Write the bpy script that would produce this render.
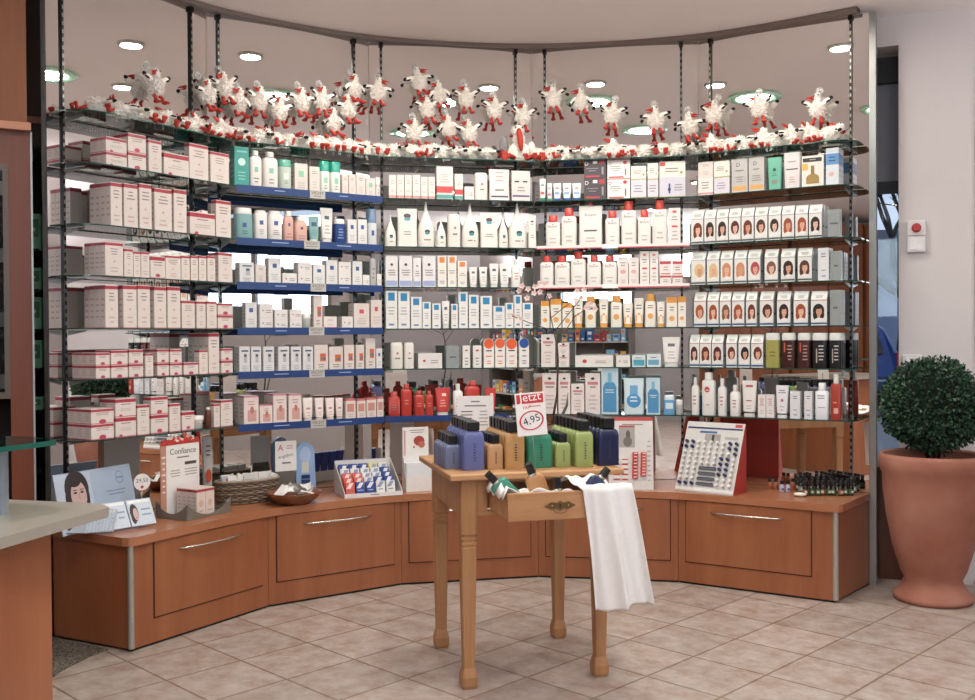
import bpy, math, random
from mathutils import Vector, Matrix, noise
R = math.radians
rnd = random.Random(7)
for o in list(bpy.data.objects): bpy.data.objects.remove(o)
SC = bpy.context.scene
COL = SC.collection

# ------------------------------------------------------------------ camera
FPX, PITCH, ROLL, H = 1000.3, 0.0131468, 0.0061594, 1.35
cp, sp, cr, sr = math.cos(PITCH), math.sin(PITCH), math.cos(ROLL), math.sin(ROLL)
fwd = Vector((0, cp, -sp)); up0 = Vector((0, sp, cp)); right0 = Vector((1, 0, 0))
rgt = cr*right0 - sr*up0; upv = sr*right0 + cr*up0
cam_data = bpy.data.cameras.new('camera'); cam = bpy.data.objects.new('camera', cam_data); COL.objects.link(cam)
m = Matrix((( rgt.x, upv.x, -fwd.x, 0), (rgt.y, upv.y, -fwd.y, 0), (rgt.z, upv.z, -fwd.z, H), (0, 0, 0, 1)))
cam.matrix_world = m
cam_data.sensor_width = 36; cam_data.lens = 36*FPX/975; cam_data.clip_end = 200
SC.camera = cam
SC.view_settings.view_transform = 'Standard'
try: SC.view_settings.look = 'None'
except Exception: pass
SC.view_settings.gamma = 1; SC.view_settings.use_curve_mapping = False
SC.view_settings.exposure = 0.24
SC.cycles.transparent_max_bounces = 32
SC.cycles.max_bounces = 10; SC.cycles.glossy_bounces = 6

# ------------------------------------------------------------------ world (dull dusk daylight outside)
W = bpy.data.worlds.new('sky'); SC.world = W; W.use_nodes = True
W.node_tree.nodes['Background'].inputs[0].default_value = (0.46, 0.50, 0.60, 1)
W.node_tree.nodes['Background'].inputs[1].default_value = 2.0

# ------------------------------------------------------------------ lamps
def area(name, loc, size, power, color, rot=(0, 0, 0), shape='DISK', sy=None):
    l = bpy.data.lights.new(name, 'AREA'); l.shape = shape; l.size = size
    if sy: l.size_y = sy
    l.energy = power; l.color = color
    o = bpy.data.objects.new(name, l); o.location = loc; o.rotation_euler = rot; COL.objects.link(o); return o
CEIL = 3.10
WARM = [(-.65, 5.03), (.42, 5.09), (1.46, 4.98)]
RING = [(.26, 4.60), (.42, 3.45)]
ADDED_FARD = [(-1.3, 2.4), (.4, 2.2), (2.0, 2.4), (-1.3, .4), (.4, .4), (2.0, .4), (-.6, -1.8), (1.4, -1.8)]  # extra unseen downlights, added for soft even light
for x, y in WARM: area('downlight_lamp', (x, y, CEIL-.012), .12, 9, (1, .92, .83))
for x, y in RING: area('ring_lamp', (x, y, CEIL-.02), .26, 17, (.95, 1, .90))
for x, y in ADDED_FARD: area('downlight_lamp', (x, y, CEIL-.012), .16, 17, (1, .97, .94))  # the added downlights
# area panels added outside windows assumed behind the camera, standing in for daylight
for wx, ww in ((-1.95, 1.2), (1.4, 1.5)): area('daylight_panel', (wx, -4.25, 2.23), ww, 48, (.93, .96, 1), (R(90), 0, 0), 'RECTANGLE', 1.25)
area('daylight_panel', (4.4, 1.2, 2.1), 3.0, 75, (.93, .96, 1), (R(90), 0, R(90)), 'RECTANGLE', 1.4)

FILL_UPL = [(-5.36, 3.6, 2.2, 0), (-5.36, 2.2, 2.2, 0), (4.06, 3.9, 2.2, 1), (4.06, -2.6, 2.2, 1), (-.35, -3.86, 2.2, 2)]  # invented uplights, added to brighten the ceiling
for x, y, z, k in FILL_UPL: area('added_fill_lamp', (x, y, z+.075), .24, 42, (.96, .98, 1), (R(180), 0, 0))

# ------------------------------------------------------------------ geometry of the photograph's place
def ray(px, py):
    a = px-487.5; b = py-350
    x = a*cr-b*sr; y = a*sr+b*cr; u = -y
    return Vector((x, FPX*cp+u*sp, -FPX*sp+u*cp))
def at(px, py, z=None, D=None):
    r = ray(px, py); t = (z-H)/r.z if z is not None else D/r.y
    return Vector((0, 0, H))+r*t
V = [Vector(v) for v in [(-1.543, 4.292), (-1.104, 4.997), (-0.476, 5.431), (0.277, 5.587), (1.036, 5.449), (1.746, 5.007)]]
M = [Vector(v) for v in [(-1.982, 4.521), (-1.48, 5.318), (-0.684, 5.865), (0.278, 6.064), (1.246, 5.887), (2.055, 5.383)]]
T = [(M[i+1]-M[i]).normalized() for i in range(5)]
N = [Vector((-t.y, t.x)) for t in T]
LEN = [(M[i+1]-M[i]).length for i in range(5)]
ANG = [math.atan2(t.y, t.x) for t in T]
def loc3(b, s, d, z): q = M[b]+T[b]*s-N[b]*d; return Vector((q.x, q.y, z))
def hit(b, px, py, d):     # where the line of sight meets the vertical plane d in front of mirror b: (s, z)
    r = ray(px, py); a = M[b]-N[b]*d
    t = a.dot(N[b])/(r.x*N[b].x+r.y*N[b].y)
    q = Vector((r.x*t, r.y*t)); return (q-a).dot(T[b]), H+r.z*t
SZ = [2.368, 2.136, 1.864, 1.636, 1.40, 1.172, .90]
TOP = .497

# ------------------------------------------------------------------ materials
def lin(c): return c/12.92 if c <= .04045 else ((c+.055)/1.055)**2.4
def hexc(h): h = h.lstrip('#'); return tuple(lin(int(h[i:i+2], 16)/255) for i in (0, 2, 4))+(1,)
MC = {}
def P(h, rough=.45, metal=0, noise_amt=.06, scale=40, **kw):
    key = (h, rough, metal, noise_amt, scale, tuple(kw.items()))
    if key in MC: return MC[key]
    m = bpy.data.materials.new('paint_'+h.strip('#')); m.use_nodes = True; nt = m.node_tree
    b = nt.nodes['Principled BSDF']; c = hexc(h)
    b.inputs['Roughness'].default_value = rough; b.inputs['Metallic'].default_value = metal
    tc = nt.nodes.new('ShaderNodeTexCoord'); nz = nt.nodes.new('ShaderNodeTexNoise'); nz.inputs['Scale'].default_value = scale
    nt.links.new(tc.outputs['Object'], nz.inputs['Vector'])
    mx = nt.nodes.new('ShaderNodeMix'); mx.data_type = 'RGBA'
    mx.inputs[6].default_value = c; mx.inputs[7].default_value = tuple(v*(1-noise_amt*2) for v in c[:3])+(1,)
    nt.links.new(nz.outputs['Fac'], mx.inputs[0]); nt.links.new(mx.outputs[2], b.inputs['Base Color'])
    for k, v in kw.items(): b.inputs[k].default_value = v
    MC[key] = m; return m
def emit(name, h, s):
    m = bpy.data.materials.new(name); m.use_nodes = True; b = m.node_tree.nodes['Principled BSDF']
    b.inputs['Base Color'].default_value = hexc(h); b.inputs['Emission Color'].default_value = hexc(h); b.inputs['Emission Strength'].default_value = s
    return m
def wood(name, h1, h2, sc=(1, 1, .12), rough=.35, grain=9):
    m = bpy.data.materials.new(name); m.use_nodes = True; nt = m.node_tree; b = nt.nodes['Principled BSDF']
    tc = nt.nodes.new('ShaderNodeTexCoord'); mp = nt.nodes.new('ShaderNodeMapping'); mp.inputs['Scale'].default_value = sc
    n1 = nt.nodes.new('ShaderNodeTexNoise'); n1.inputs['Scale'].default_value = grain; n1.inputs['Detail'].default_value = 6; n1.inputs['Distortion'].default_value = .6
    n2 = nt.nodes.new('ShaderNodeTexNoise'); n2.inputs['Scale'].default_value = grain*9; n2.inputs['Detail'].default_value = 3
    nt.links.new(tc.outputs['Object'], mp.inputs['Vector']); nt.links.new(mp.outputs[0], n1.inputs['Vector']); nt.links.new(mp.outputs[0], n2.inputs['Vector'])
    ad = nt.nodes.new('ShaderNodeMath'); ad.operation = 'MULTIPLY_ADD'; ad.inputs[1].default_value = .3
    nt.links.new(n2.outputs['Fac'], ad.inputs[0]); nt.links.new(n1.outputs['Fac'], ad.inputs[2])
    cr_ = nt.nodes.new('ShaderNodeValToRGB'); cr_.color_ramp.elements[0].position = .4; cr_.color_ramp.elements[1].position = .9
    cr_.color_ramp.elements[0].color = hexc(h1); cr_.color_ramp.elements[1].color = hexc(h2)
    nt.links.new(ad.outputs[0], cr_.inputs[0]); nt.links.new(cr_.outputs[0], b.inputs['Base Color'])
    b.inputs['Roughness'].default_value = rough
    return m
def glass_pane_mat(name, tint, edge=False):
    m = bpy.data.materials.new(name); m.use_nodes = True; nt = m.node_tree; nt.nodes.clear()
    out = nt.nodes.new('ShaderNodeOutputMaterial'); tr = nt.nodes.new('ShaderNodeBsdfTransparent'); gl = nt.nodes.new('ShaderNodeBsdfGlossy')
    tr.inputs[0].default_value = hexc(tint); gl.inputs['Roughness'].default_value = .02; gl.inputs['Color'].default_value = (.8, .8, .8, 1)
    fr = nt.nodes.new('ShaderNodeFresnel'); fr.inputs['IOR'].default_value = 1.45
    mx = nt.nodes.new('ShaderNodeMixShader')
    nt.links.new(fr.outputs[0], mx.inputs[0]); nt.links.new(tr.outputs[0], mx.inputs[1]); nt.links.new(gl.outputs[0], mx.inputs[2])
    nt.links.new(mx.outputs[0], out.inputs[0]); return m
WOOD = wood('beech_veneer', '#8a5033', '#9c6140')
WOODTOP = wood('beech_worktop', '#9c6143', '#ac7253', (.2, .2, 1), .25, 12)
WOODD = wood('dark_cherry_wood', '#592c1b', '#6a3520')
WOODU = wood('cupboard_veneer', '#70401f', '#854c27', (1, 1, .12), .55)
PINE = wood('waxed_pine', '#976842', '#b3855a', (1, 1, .1), .5, 14)
PINEX = wood('waxed_pine_board', '#9f6e46', '#bc8f66', (.12, 1, 1), .5, 14)
MIRROR = bpy.data.materials.new('mirror_silver'); MIRROR.use_nodes = True
_b = MIRROR.node_tree.nodes['Principled BSDF']; _b.inputs['Base Color'].default_value = (.93, .93, .925, 1); _b.inputs['Metallic'].default_value = 1; _b.inputs['Roughness'].default_value = .0
GL = glass_pane_mat('clear_shelf_glass', '#e6f0ec'); GLE = P('#2c554c', .1, 0, .05, 10, Alpha=.85)
GLW = glass_pane_mat('window_glass', '#e0e6ea')
CLEAR = glass_pane_mat('clear_plastic', '#e4e6e4')
ALU = P('#a7a9a8', .35, .6); STEEL = P('#c9c6be', .25, .9); BLACK = P('#0f0e0f', .35)
def ceiling_mat():
    return P('#ebe2df', .9, 0, .02, 3)
def tile_mat():
    m = bpy.data.materials.new('stone_floor_tiles'); m.use_nodes = True; nt = m.node_tree; b = nt.nodes['Principled BSDF']
    tc = nt.nodes.new('ShaderNodeTexCoord'); br = nt.nodes.new('ShaderNodeTexBrick')
    br.offset = 0; br.squash = 1; br.inputs['Scale'].default_value = 1; br.inputs['Brick Width'].default_value = .336; br.inputs['Row Height'].default_value = .336
    br.inputs['Mortar Size'].default_value = .006; br.inputs['Mortar Smooth'].default_value = .3; br.inputs['Bias'].default_value = 0
    br.inputs['Color1'].default_value = hexc('#aca29b'); br.inputs['Color2'].default_value = hexc('#b9aea7'); br.inputs['Mortar'].default_value = hexc('#8b7a6c')
    n = nt.nodes.new('ShaderNodeTexNoise'); n.inputs['Scale'].default_value = 9; n.inputs['Detail'].default_value = 8; n.inputs['Roughness'].default_value = .7
    rp = nt.nodes.new('ShaderNodeValToRGB'); rp.color_ramp.elements[0].position = .35; rp.color_ramp.elements[1].position = .65
    rp.color_ramp.elements[0].color = hexc('#c9ab99'); rp.color_ramp.elements[1].color = (1, 1, 1, 1)
    mx = nt.nodes.new('ShaderNodeMix'); mx.data_type = 'RGBA'; mx.blend_type = 'MULTIPLY'; mx.inputs[0].default_value = .75
    nt.links.new(tc.outputs['Object'], br.inputs['Vector']); nt.links.new(tc.outputs['Object'], n.inputs['Vector'])
    nt.links.new(n.outputs['Fac'], rp.inputs[0]); nt.links.new(br.outputs['Color'], mx.inputs[6]); nt.links.new(rp.outputs[0], mx.inputs[7])
    nt.links.new(mx.outputs[2], b.inputs['Base Color']); b.inputs['Roughness'].default_value = .42
    bp = nt.nodes.new('ShaderNodeBump'); bp.inputs['Strength'].default_value = .25; bp.inputs['Distance'].default_value = .003
    inv = nt.nodes.new('ShaderNodeMath'); inv.operation = 'SUBTRACT'; inv.inputs[0].default_value = 1
    nt.links.new(br.outputs['Fac'], inv.inputs[1]); nt.links.new(inv.outputs[0], bp.inputs['Height']); nt.links.new(bp.outputs[0], b.inputs['Normal'])
    return m

# ------------------------------------------------------------------ mesh builder
_txt = {}
def text_geo(s):
    if s in _txt: return _txt[s]
    c = bpy.data.curves.new('t', 'FONT'); c.body = s; c.size = 1; c.resolution_u = 2; c.align_x = 'CENTER'; c.align_y = 'CENTER'
    o = bpy.data.objects.new('t', c); COL.objects.link(o)
    dg = bpy.context.evaluated_depsgraph_get(); me = bpy.data.meshes.new_from_object(o.evaluated_get(dg))
    v = [tuple(x.co) for x in me.vertices]; f = [tuple(p.vertices) for p in me.polygons]
    bpy.data.objects.remove(o); bpy.data.meshes.remove(me); bpy.data.curves.remove(c)
    x0 = min(a[0] for a in v); x1 = max(a[0] for a in v); y0 = min(a[1] for a in v); y1 = max(a[1] for a in v)
    v = [((a[0]-(x0+x1)/2)/(x1-x0), (a[1]-(y0+y1)/2)/(x1-x0)) for a in v]
    _txt[s] = (v, f, (y1-y0)/(x1-x0)); return _txt[s]
class MB:
    def __init__(s): s.v = []; s.f = []; s.m = []; s.mats = []; s.sm = []
    def add(s, vs, fs, mat, smooth=False):
        if mat not in s.mats: s.mats.append(mat)
        k = s.mats.index(mat); n = len(s.v); s.v += [tuple(v) for v in vs]
        for f in fs: s.f.append(tuple(i+n for i in f)); s.m.append(k); s.sm.append(smooth)
    def box(s, x0, x1, y0, y1, z0, z1, mat, mtx=None):
        v = [(x, y, z) for x in (x0, x1) for y in (y0, y1) for z in (z0, z1)]
        if mtx: v = [mtx @ Vector(p) for p in v]
        s.add(v, [(0, 1, 3, 2), (4, 6, 7, 5), (0, 4, 5, 1), (2, 3, 7, 6), (0, 2, 6, 4), (1, 5, 7, 3)], mat)
    def prism(s, poly, z0, z1, mat, side=None):
        n = len(poly); v = [(p[0], p[1], z0) for p in poly]+[(p[0], p[1], z1) for p in poly]
        s.add(v, [tuple(range(n-1, -1, -1)), tuple(range(n, 2*n))], mat)
        s.add(v, [(i, (i+1) % n, (i+1) % n+n, i+n) for i in range(n)], side or mat)
    def ring(s, secs, mat, seg=16, cap=True, smooth=True):   # secs: (x,y,z,rx,ry,exp)
        v = []
        for (cx, cy, z, rx, ry, e) in secs:
            for k in range(seg):
                a = 2*math.pi*(k+.5)/seg; c, q = math.cos(a), math.sin(a)
                v.append((cx+math.copysign(abs(c)**(2/e), c)*rx, cy+math.copysign(abs(q)**(2/e), q)*ry, z))
        fs = [(i*seg+k, i*seg+(k+1) % seg, (i+1)*seg+(k+1) % seg, (i+1)*seg+k) for i in range(len(secs)-1) for k in range(seg)]
        s.add(v, fs, mat, smooth)
        if cap:
            n = len(secs); s.add(v[:seg], [tuple(range(seg-1, -1, -1))], mat); s.add(v[(n-1)*seg:], [tuple(range(seg))], mat)
    def lathe(s, prof, mat, seg=20, ox=0, oy=0, smooth=True, cap=True): s.ring([(ox, oy, z, r, r, 2) for r, z in prof], mat, seg, cap, smooth)
    def tube(s, pts, r, mat, seg=8, caps=True):
        v = []; pts = [Vector(p) for p in pts]; n = len(pts)
        for i, p in enumerate(pts):
            d = (pts[min(i+1, n-1)]-pts[max(i-1, 0)]).normalized(); a = d.orthogonal().normalized()
            if i and abs(pa.dot(d)) < .999: a = (pa-d*pa.dot(d)).normalized()
            pa = a; b = d.cross(a); rr = r[i] if isinstance(r, (list, tuple)) else r
            v += [p+(a*math.cos(2*math.pi*k/seg)+b*math.sin(2*math.pi*k/seg))*rr for k in range(seg)]
        fs = [(i*seg+k, i*seg+(k+1) % seg, (i+1)*seg+(k+1) % seg, (i+1)*seg+k) for i in range(n-1) for k in range(seg)]
        if caps: fs += [tuple(range(seg-1, -1, -1)), tuple(range((n-1)*seg, n*seg))]
        s.add(v, fs, mat, True)
    def rect(s, x0, x1, z0, z1, y, mat): s.add([(x0, y, z0), (x1, y, z0), (x1, y, z1), (x0, y, z1)], [(0, 1, 2, 3)], mat)
    def ell(s, cx, cz, rx, rz, y, mat, seg=12, a0=0, a1=360):
        s.add([(cx+rx*math.cos(R(a0+(a1-a0)*k/seg)), y, cz+rz*math.sin(R(a0+(a1-a0)*k/seg))) for k in range(seg+(a1-a0 < 360))], [tuple(range(seg+(a1-a0 < 360)))], mat)
    def text(s, t, w, cx, cz, y, mat, rot=0, hmax=None):
        v, f, ar = text_geo(t)
        hs = 1 if not hmax or ar*w <= hmax else hmax/(ar*w)
        c, q = math.cos(R(rot)), math.sin(R(rot))
        s.add([(cx+(a*w*hs*c-b*w*hs*q), y, cz+(a*w*hs*q+b*w*hs*c)) for a, b in v], f, mat)
    def lines(s, x0, x1, z0, z1, n, y, mat, seed=0):
        r = random.Random(seed); dz = (z1-z0)/max(n, 1)
        for i in range(n):
            w = (x1-x0)*r.uniform(.55, 1); c = (x0+x1)/2; s.rect(c-w/2, c+w/2, z0+dz*(i+.3), z0+dz*(i+.62), y, mat)
    def sphere(s, c, r, mat, seg=12, rings=8, mtx=None):
        rr = r if isinstance(r, (tuple, list)) else (r, r, r); v = []
        for i in range(rings+1):
            ph = math.pi*i/rings
            for k in range(seg):
                a = 2*math.pi*k/seg; p = Vector((rr[0]*math.sin(ph)*math.cos(a), rr[1]*math.sin(ph)*math.sin(a), -rr[2]*math.cos(ph)))
                if mtx: p = mtx @ p
                v.append(Vector(c)+p)
        s.add(v, [(i*seg+k, i*seg+(k+1) % seg, (i+1)*seg+(k+1) % seg, (i+1)*seg+k) for i in range(rings) for k in range(seg)], mat, True)
    def xf(s, mtx): s.v = [tuple(mtx @ Vector(p)) for p in s.v]; return s
    def mesh(s, name='mesh'):
        me = bpy.data.meshes.new(name); me.from_pydata(s.v, [], s.f); [me.materials.append(m) for m in s.mats]
        me.polygons.foreach_set('material_index', s.m); me.polygons.foreach_set('use_smooth', s.sm); me.update(); return me
    def build(s, name, parent=None, loc=None, rz=0):
        o = bpy.data.objects.new(name, s.mesh(name)); COL.objects.link(o)
        if parent: o.parent = parent
        if loc is not None: o.location = loc
        if rz: o.rotation_euler = (0, 0, rz)
        return o
USED = {}
def tag(o, label, cat, group=None):
    w = label.split()
    if len(w) > 16: label = ' '.join(w[:16]); print('LONG', label)
    if label in USED: print('DUP', label)
    USED[label] = 1
    o['label'] = label; o['category'] = cat
    if group: o['group'] = group
    return o
def empty(name, loc, rz=0, label=None, cat=None, group=None):
    o = bpy.data.objects.new(name, None); o.empty_display_size = .02; COL.objects.link(o); o.location = loc; o.rotation_euler = (0, 0, rz)
    if label: tag(o, label, cat, group)
    return o
def struct(o): o['kind'] = 'structure'; return o
def bevel(o, w=.003, seg=2):
    b = o.modifiers.new('bevel', 'BEVEL'); b.width = w; b.segments = seg; b.limit_method = 'ANGLE'; b.angle_limit = R(40); return o
def copy_tree(src, parent=None):
    c = src.copy(); COL.objects.link(c); c.parent = parent
    for ch in [x for x in KIDS.get(src.name, [])]: copy_tree(ch, c)
    return c
KIDS = {}
def remember(root):
    for o in bpy.data.objects:
        if o.parent is not None: KIDS.setdefault(o.parent.name, [])
    KIDS[root.name] = [o for o in bpy.data.objects if o.parent is root]
    for c in KIDS[root.name]: KIDS[c.name] = [o for o in bpy.data.objects if o.parent is c]
ORD = ['first', 'second', 'third', 'fourth', 'fifth', 'sixth', 'seventh', 'eighth', 'ninth', 'tenth', 'eleventh', 'twelfth', 'thirteenth', 'fourteenth', 'fifteenth', 'sixteenth', 'seventeenth', 'eighteenth', 'nineteenth', 'twentieth']
def ordn(i):
    if i <= 20: return ORD[i-1]
    return {2: 'twenty', 3: 'thirty', 4: 'forty', 5: 'fifty'}[i//10]+'-'+ORD[i % 10-1] if i % 10 else {3: 'thirtieth', 4: 'fortieth', 5: 'fiftieth'}[i//10]

# ================================================================== THE SETTING
g = Vector(at(240.8, 660.5, z=0))
mb = MB(); th = 2.36376
# floor: local frame turned to the tile grid
corners = [(-5.5, -5.2), (5.5, -5.2), (5.5, 7.6), (-5.5, 7.6)]
rot = Matrix.Rotation(-th, 4, 'Z')
poly = [rot @ Vector((x-g.x, y-g.y, 0)) for x, y in corners]
mb.add([p for p in poly]+[p-Vector((0, 0, .1)) for p in poly], [(0, 1, 2, 3), (7, 6, 5, 4), (0, 4, 5, 1), (1, 5, 6, 2), (2, 6, 7, 3), (3, 7, 4, 0)], tile_mat())
fl = mb.build('floor', None, (g.x, g.y, 0), th); struct(fl)
# speckled dark carpet beside the tiles, with a curved border
def carpet_mat():
    m = bpy.data.materials.new('speckled_carpet'); m.use_nodes = True; nt = m.node_tree; b = nt.nodes['Principled BSDF']
    n = nt.nodes.new('ShaderNodeTexNoise'); n.inputs['Scale'].default_value = 160; r = nt.nodes.new('ShaderNodeValToRGB')
    tc = nt.nodes.new('ShaderNodeTexCoord'); nt.links.new(tc.outputs['Object'], n.inputs['Vector'])
    r.color_ramp.elements[0].position = .42; r.color_ramp.elements[1].position = .6
    r.color_ramp.elements[0].color = hexc('#2e2925'); r.color_ramp.elements[1].color = hexc('#85796c')
    nt.links.new(n.outputs['Fac'], r.inputs[0]); nt.links.new(r.outputs[0], b.inputs['Base Color']); b.inputs['Roughness'].default_value = .95; return m
cpts = [at(108, 650, z=0), at(90, 657, z=0), at(62, 671, z=0), at(40, 688, z=0), at(20, 706, z=0), at(0, 728, z=0)]
mb = MB(); mb.prism([(p.x, p.y) for p in cpts]+[(-2.1, 3.0), (-5.0, 3.0), (-5.0, 5.2), (-2.3, 5.2), (-1.95, 4.5)], 0, .004, carpet_mat())
struct(mb.build('floor_carpet'))
mb = MB(); mb.box(-5.5, 5.5, -5.2, 7.6, CEIL, CEIL+.1, ceiling_mat()); struct(mb.build('ceiling'))
WALLW = P('#d8d2d2', .85, 0, .03, 120)
mb = MB(); mb.box(-5.6, -5.5, -5.2, 7.6, 0, CEIL, P('#b0abab', .8)); struct(mb.build('wall_left'))
mb = MB(); mb.box(-5.5, 2.2, 7.5, 7.6, 0, CEIL, P('#a79a92', .8)); struct(mb.build('wall_back'))
# rear wall with the shop front (seen only in the mirrors)
mb = MB()
for a in ((-5.5, -2.6, 0, CEIL), (2.2, 5.5, 0, CEIL), (-2.6, 2.2, 0, 1.55), (-2.6, 2.2, 2.92, CEIL), (-1.3, .6, 1.55, 2.92)):
    mb.box(a[0], a[1], -4.1, -4.0, a[2], a[3], P('#b2adad', .8))
struct(mb.build('wall_front'))
mb = MB()
for x in (-2.6, -1.36, .6, 2.14): mb.box(x, x+.06, -4.08, -4.02, 1.55, 2.92, P('#6f6a66', .5))
mb.box(-2.6, 2.2, -4.08, -4.02, 1.55, 1.61, P('#6f6a66', .5)); mb.box(-2.6, 2.2, -4.08, -4.02, 2.86, 2.92, P('#6f6a66', .5))
fr = struct(mb.build('window_2'))
mb = MB(); mb.box(-2.6, 2.2, -4.055, -4.045, 1.61, 2.86, GLW); mb.build('window_pane', fr)
mb = MB()
for a in ((-5.2, -.4, 0, CEIL), (2.8, 5.5, 0, CEIL), (-.4, 2.8, 0, 1.4), (-.4, 2.8, 2.9, CEIL)):
    mb.box(4.2, 4.3, a[0], a[1], a[2], a[3], P('#a39a98', .8))
struct(mb.build('wall_right'))
mb = MB()
for y in (-.4, .65, 1.7, 2.74): mb.box(4.22, 4.28, y, y+.06, 1.4, 2.9, P('#6f6a66', .5))
mb.box(4.22, 4.28, -.4, 2.8, 1.4, 1.46, P('#6f6a66', .5)); mb.box(4.22, 4.28, -.4, 2.8, 2.84, 2.9, P('#6f6a66', .5))
fr = struct(mb.build('window_3'))
mb = MB(); mb.box(4.245, 4.255, -.4, 2.8, 1.46, 2.84, GLW); mb.build('window_pane', fr)

# white pier right of the mirrors, the slot window beside it
A = at(898.5, 14.3, z=CEIL); B = at(973, 6.3, z=CEIL); C0 = at(874, 17.2, z=CEIL)
u = Vector((B.x-A.x, B.y-A.y)).normalized(); nn = Vector((-u.y, u.x))
def q2(p, k=0, e=0): return (p.x+u.x*e+nn.x*k, p.y+u.y*e+nn.y*k)
mb = MB(); mb.prism([q2(A), q2(B), q2(B, .35), q2(A, .35, .058)], 0, CEIL, WALLW); struct(mb.build('wall_pier'))
mb = MB(); mb.prism([q2(B, .06, .001), q2(B, .06, 2.2), q2(B, .35, 2.2), q2(B, .35, .001)], 0, CEIL, WALLW); struct(mb.build('wall_recess'))
zl = at(888, 45, D=A.y).z
mb = MB(); mb.prism([q2(C0), q2(A), q2(A, .35, .057), q2(C0, .35)], zl, CEIL, WALLW); struct(mb.build('wall_lintel'))
zs = at(888, 462, D=A.y).z
mb = MB(); mb.prism([q2(C0, .02), q2(A, .0, .0), q2(A, .35, .057), q2(C0, .35)], 0, zs-.03, WOODD); struct(mb.build('wall_sill'))
mb = MB(); mb.prism([q2(C0, -.01), q2(A, -.012, .06), q2(A, .0, .06), q2(A, .35), q2(C0, .35)], zs-.03, zs, P('#d5d3da', .5)); struct(mb.build('trim_1'))
a1 = at(905.5, 560, D=A.y)
mb = MB(); mb.prism([q2(C0, -.014, .02), q2(A, -.014, .05), q2(A, -.002, .05), q2(C0, -.002, .02)], .0, zs-.03, WOODD); struct(mb.build('trim_2'))
# slot window: frame, glass, roller blind
mb = MB(); mb.prism([q2(C0, .30), q2(C0, .30, .008), q2(C0, .34, .008), q2(C0, .34)], zs, zl, P('#59605f', .4))
mb.prism([q2(A, .30, .042), q2(A, .30, .048), q2(A, .34, .054), q2(A, .34, .048)], zs, zl, P('#59605f', .4))
fw = struct(mb.build('window_1'))
mb = MB(); mb.prism([q2(C0, .318), q2(A, .318, .05), q2(A, .324, .05), q2(C0, .324)], zs, zl, GLW); mb.build('window_pane', fw)
def zat(y): return at(888, y, D=A.y+.25).z
bl = empty('roller_blind', (*q2(C0, .2), zat(190)), 0, 'grey roller blind half lowered in the narrow window beside white pier', 'blind')
def pris(name, k0, k1, z0, z1, mat, par):
    mb = MB(); o0 = Vector(q2(C0, .2))
    pts = [Vector(q2(C0, k0, -.02))-o0, Vector(q2(A, k0, k0*.16))-o0, Vector(q2(A, k1, k0*.16))-o0, Vector(q2(C0, k1, -.02))-o0]
    mb.prism(pts, z0-zat(190), z1-zat(190), mat); return mb.build(name, par)
pris('blind_housing', .14, .26, zat(87), zat(62), P('#1d1f20', .5), bl)
pris('blind_fabric', .19, .20, zat(183), zat(87), P('#a4a8b0', .9), bl)
pris('bottom_bar', .18, .21, zat(195), zat(183), P('#2c3035', .5), bl)
pris('housing_top', .14, .26, zat(62), zat(44), P('#8b817d', .8), bl)

# outside: pavement, pale house wall, bare tree, parked blue car
mb = MB(); mb.box(2.0, 40, 7.7, 60, -.25, -.15, P('#6d7076', .9)); struct(mb.build('pavement'))
hb = empty('building', (22, 42, -.15), 0, 'grey-blue building across the street seen through the narrow window', 'building')
mb = MB(); mb.box(-14, 14, 0, 6, 0, 3.6, P('#7f8ba3', .9)); mb.build('wall', hb)
mb = MB(); mb.add([(-14.4, -.4, 3.6), (14.4, -.4, 3.6), (14.4, 6.4, 3.6), (-14.4, 6.4, 3.6), (-14.4, 3, 6.2), (14.4, 3, 6.2)], [(0, 1, 5, 4), (2, 3, 4, 5), (1, 2, 5), (3, 0, 4), (3, 2, 1, 0)], P('#4d525c', .9)); mb.build('roof', hb)
for k in range(6):
    mb = MB(); mb.box(-12+k*4.2, -10.6+k*4.2, -.05, 0, 1.2, 2.5, P('#39414f', .3)); mb.build('window', hb)
tr = empty('bare_tree', (9.4, 22.5, -.15), 0, 'leafless dark tree outside the narrow window', 'tree')
mb = MB(); rt = random.Random(3)
def branch(p, d, l, r, n):
    q = p+d*l; mb.tube([p, p+d*l*.5+Vector((rt.uniform(-1, 1), rt.uniform(-1, 1), 0))*l*.06, q], [r, r*.85, r*.65], BARK, 5)
    if n:
        for k in range(3):
            e = (d+Vector((rt.uniform(-.8, .8), rt.uniform(-.8, .8), rt.uniform(-.35, .6)))).normalized(); branch(q, e, l*rt.uniform(.6, .8), r*.6, n-1)
BARK = P('#1f1c1e', .9)
branch(Vector((0, 0, 0)), Vector((0, 0, 1)), 2.3, .16, 5); mb.build('branches', tr)
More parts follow.
